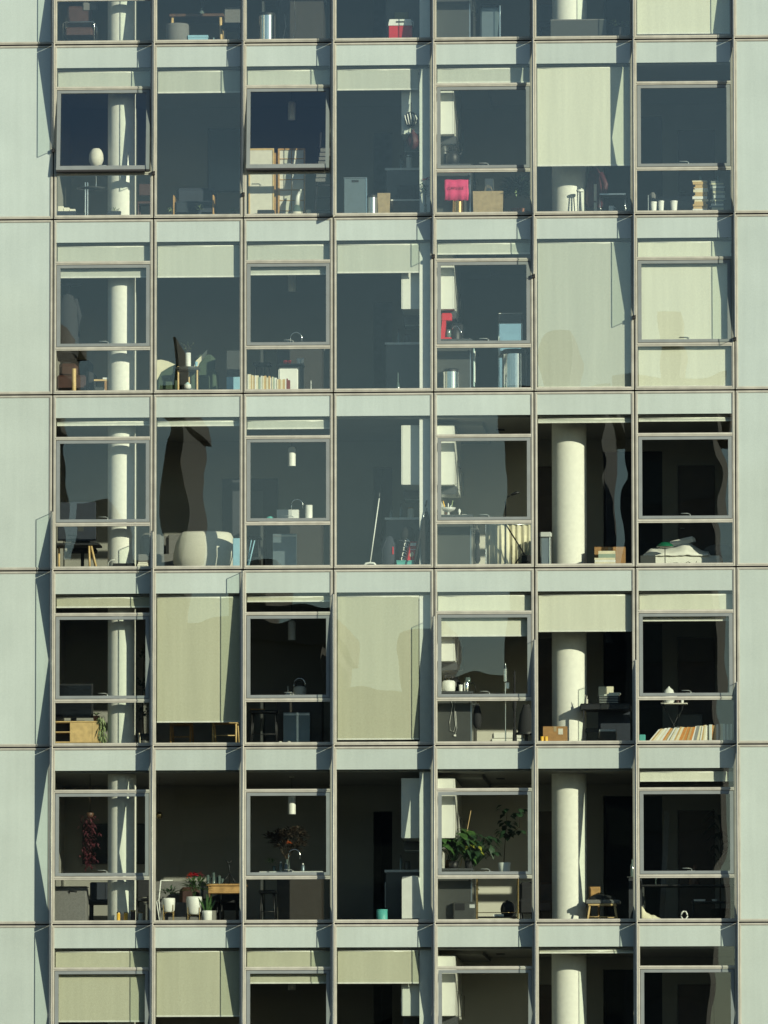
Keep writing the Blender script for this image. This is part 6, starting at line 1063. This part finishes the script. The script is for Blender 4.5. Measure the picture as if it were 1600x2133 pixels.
# bay 6
y = .36; a, c = span(1222, 1286, 5, y); zt = ht(1880, 5, 1254, y); t = Thing('wooden_stool', 'wooden stool with a dark cushion right of the column', 'stool', ((a+c)/2, y+.18, F)); t.p('cushion', MB().rbox(a-.03, c+.05, y-.02, y+.36, zt-.015, zt+.05, .025), 'greyfab'); t.p('seat', MB().rbox(a+.02, c-.02, y, y+.34, zt-.05, zt-.015, .006), 'palewood'); legs4(t, a+.05, c-.05, y+.04, y+.30, F, zt-.05, .018, 'palewood', .045)
for yy in (y+.02, y+.32): t.p('stretcher', MB().tube([(a+.01, yy, F+.10), (c-.01, yy, F+.10)], .010), 'palewood')
x = (a+c)/2; z = zt+.05; t = Thing('folded_coat', 'dark crumpled coat heaped on the wooden stool', 'coat', (x-.05, y+.18, z)); t.p('heap', MB().ell((x-.04, y+.18, z), .20, .13, .10, 18, 6, 0.0), 'softblack'); t.p('sleeve', MB().tube([(x+.05, y+.1, z+.05), (x+.15, y+.06, z+.035), (x+.22, y+.05, z+.03)], [.04, .035, .03], 8), 'softblack')
a, c = span(1225, 1249, 5, .95); t = Thing('wooden_chair', 'brown wooden chair back behind the stool with the coat', 'chair', ((a+c)/2, .95, F)); zb = ht(1845, 5, 1237, .95); t.p('backrest', MB().rbox(a, c, 1.30, 1.33, zb-.18, zb, .006), 'wood'); t.p('seat', MB().rbox(a, c, .92, 1.33, F+.42, F+.45, .006), 'wood'); legs4(t, a+.02, c-.02, .94, 1.31, F, F+.42, .014, 'wood'); t.p('back_post', MB().box(a, a+.02, 1.31, 1.33, F+.45, zb-.18), 'wood'); t.p('back_post', MB().box(c-.02, c, 1.31, 1.33, F+.45, zb-.18), 'wood')
x = wx(1316, 5, .40); zt = ht(1826, 5, 1312, .40); t = Thing('dark_cabinet', 'narrow dark cabinet with a thin ledge at the mullion', 'cabinet', (x, .45, F)); a, c = span(1306, 1336, 5, .38); c = min(c, MX[6]+.3); t.p('carcass', MB().box(a+.03, c, .40, .75, F, zt-.015), 'walldark'); t.p('ledge', MB().box(a, c+.01, .38, .76, zt-.015, zt), 'greycab')
x = wx(1317, 5, .48); z1 = ht(1790, 5, 1317, .48); t = Thing('glass_bottle', 'clear glass bottle on the narrow dark cabinet', 'bottle', (x, .48, zt)); t.p('body', MB().lathe(x, .48, [(.035, zt), (.037, zt+.17), (.014, zt+.24)], 16), 'bottle'); t.p('neck', MB().cyl(x, .48, zt+.24, z1, .013, n=10), 'bottle')
t = Thing('armchair', 'dark reddish chair left of the column below the brown door', 'chair', (wx(1138, 5, 1.3), 1.3, F)); a, c = span(1120, 1152, 5, 1.3); t.p('seat', MB().rbox(a, c, 1.2, 1.7, F+.25, F+.42, .04), 'leather'); t.p('backrest', MB().rbox(a, c, 1.65, 1.78, F+.3, F+.76, .04), 'leather'); legs4(t, a+.03, c-.03, 1.25, 1.7, F, F+.25, .015, 'darkwood')
# bay 7
cx = wx(1352, 5, .26); t = Thing('cloth_heap', 'crumpled cream cloth on the floor at the window corner', 'cloth', (cx, .26, F)); q = MB(); n, m_ = 16, 7; v, f = [], []
for k in range(n+1):
    for j in range(m_+1):
        u, s_ = k/n, j/m_; h = (.19*(1-u)**1.5+.06)*math.sin(math.pi*min(1, s_*1.1+.05))*(1+.12*math.sin(u*9+s_*4)+.05*math.sin(u*23)); v.append((wx(1336, 5, .26)+.36*u, .16+.2*s_, F+max(.004, h)))
for k in range(n):
    for j in range(m_): f.append((k*(m_+1)+j, (k+1)*(m_+1)+j, (k+1)*(m_+1)+j+1, k*(m_+1)+j+1))
o = t.p('cloth', MB().add(v, f, True), 'cream'); md = o.modifiers.new('thick', 'SOLIDIFY'); md.thickness = .01
x = wx(1425, 5, .28); one('white_ring', 'small white ring-shaped object standing on the floor', 'ring', MB().tube([(x+.055*math.sin(k/14*6.283)*(1+.12*math.sin(k*2)), .28, F+.115+.07*math.cos(k/14*6.283)) for k in range(15)], .013, 8).cyl(x, .28, F, F+.05, .03, n=12), 'white')
y = .75; a, c = span(1440, 1530, 5, y); zt = ht(1877, 5, 1480, y); t = Thing('low_table', 'low black table with pale trays near the white ring', 'table', ((a+c)/2, y, F)); t.p('tabletop', MB().rbox(a, c, y, y+.5, zt-.02, zt, .004), 'black'); legs4(t, a+.03, c-.03, y+.04, y+.46, F, zt-.02, .012, 'black')
for px, lab in ((1457, 'pale tray on the low black table, left one'), (1488, 'pale tray on the low black table, right one')):
    x = wx(px, 5, y+.15); one('tray', ('wide' if px < 1470 else 'narrow')+' shiny pale tray on the low black table', 'tray', MB().box(x-.10 if px < 1470 else x-.045, x+.10 if px < 1470 else x+.045, y+.05, y+.25, zt, zt+.035, .01), 'counter', None)
y = .95; a, c = span(1331, 1530, 5, y); c = min(c, 5.95); zt = ht(1842, 5, 1430, y); t = Thing('long_desk', 'long black desk holding a dark figurine and wine glass', 'desk', ((a+c)/2, y, F)); t.p('desktop', MB().rbox(a, c, y, y+.6, zt-.03, zt, .004), 'black'); legs4(t, a+.06, c-.06, y+.05, y+.55, F, zt-.03, .03, 'greycab')
x = wx(1447, 5, y+.2); t = Thing('figurine', 'dark seated bronze-like figurine on the long black desk', 'figurine', (x, y+.2, zt)); t.p('plinth', MB().cyl(x, y+.2, zt, zt+.03, .10), 'darkwood'); t.p('figure', MB().lathe(x, y+.2, [(.09, zt+.03), (.095, zt+.08), (.06, zt+.15), (.065, zt+.22), (.02, zt+.26), (.03, zt+.29), (.028, zt+.33), (.005, zt+.36)], 16), 'darkwood')
x = wx(1366, 5, y+.15); t = Thing('wine_glass', 'round wine glass on the long black desk', 'glass', (x, y+.15, zt)); t.p('bowl', MB().lathe(x, y+.15, [(.008, zt+.09), (.045, zt+.14), (.035, zt+.22)], 16), 'bottle'); t.p('stem', MB().lathe(x, y+.15, [(.035, zt), (.006, zt+.01), (.005, zt+.09)], 12), 'bottle')
x = wx(1505, 5, 1.2); t = Thing('indoor_palm', 'dark drooping palm in the corner behind the long black desk', 'plant', (x, 1.9, F)); x = min(wx(1500, 5, 1.9), 5.6); pot(t, x, 1.9, F, F+.3, .16, 'softblack'); q = MB()
for k in range(26):
    an = rnd.uniform(0, 6.28); b = Vector((x, 1.9, F+1.0+rnd.uniform(0, .9))); q.leaf(b, (math.cos(an)*.7, math.sin(an)*.3-.2, .5), .42, .07, .7)
t.p('fronds', q, 'leafdark'); t.p('trunk', MB().tube([(x, 1.9, F+.25), (x+.02, 1.9, F+1.9)], .015), 'twig')
t = Thing('wood_plank', 'tall grey plank leaning against the wall near the wine glass', 'plank', (wx(1385, 5, 1.7), 1.7, F)); xa = wx(1378, 5, 1.7); q = MB().box(xa-.05, xa+.04, 1.75, 1.78, F, F+2.0); q.v = [(x_+.05*(z_-F), y_+.25*(z_-F)/2, z_) for x_, y_, z_ in q.v]; t.p('board', q, 'greyfab'); t.p('end_cap', MB().box(xa-.052, xa+.042, 1.748, 1.782, F, F+.03), 'greycab')

# ============ storey 6
r = 6; F = fl(6); zc = F+.94
x = wx(868, 6, .95); t = Thing('appliance', 'dark coffee appliance below the short blind on the lowest worktop', 'appliance', (x, .95, zc)); wl = wx(874, 6, .12); x = wl-.12; t.p('body', MB().rbox(x-.10, x+.10, .85, 1.1, zc, zc+.36, .02), 'black'); t.p('carafe', MB().lathe(x-.17, .95, [(.05, zc), (.06, zc+.1), (.045, zc+.2)], 16), 'bottle')
x = wx(960, 6, .55); t = Thing('kettle', 'steel kettle on the worktop of the lowest kitchen', 'kettle', (x, .55, zc)); t.p('body', MB().lathe(x, .55, [(.09, zc), (.10, zc+.08), (.06, zc+.18), (.01, zc+.2)], 22), 'steel'); t.p('handle', MB().tube([(x-.06, .55, zc+.16), (x-.04, .55, zc+.26), (x+.04, .55, zc+.26), (x+.06, .55, zc+.16)], .008), 'black')
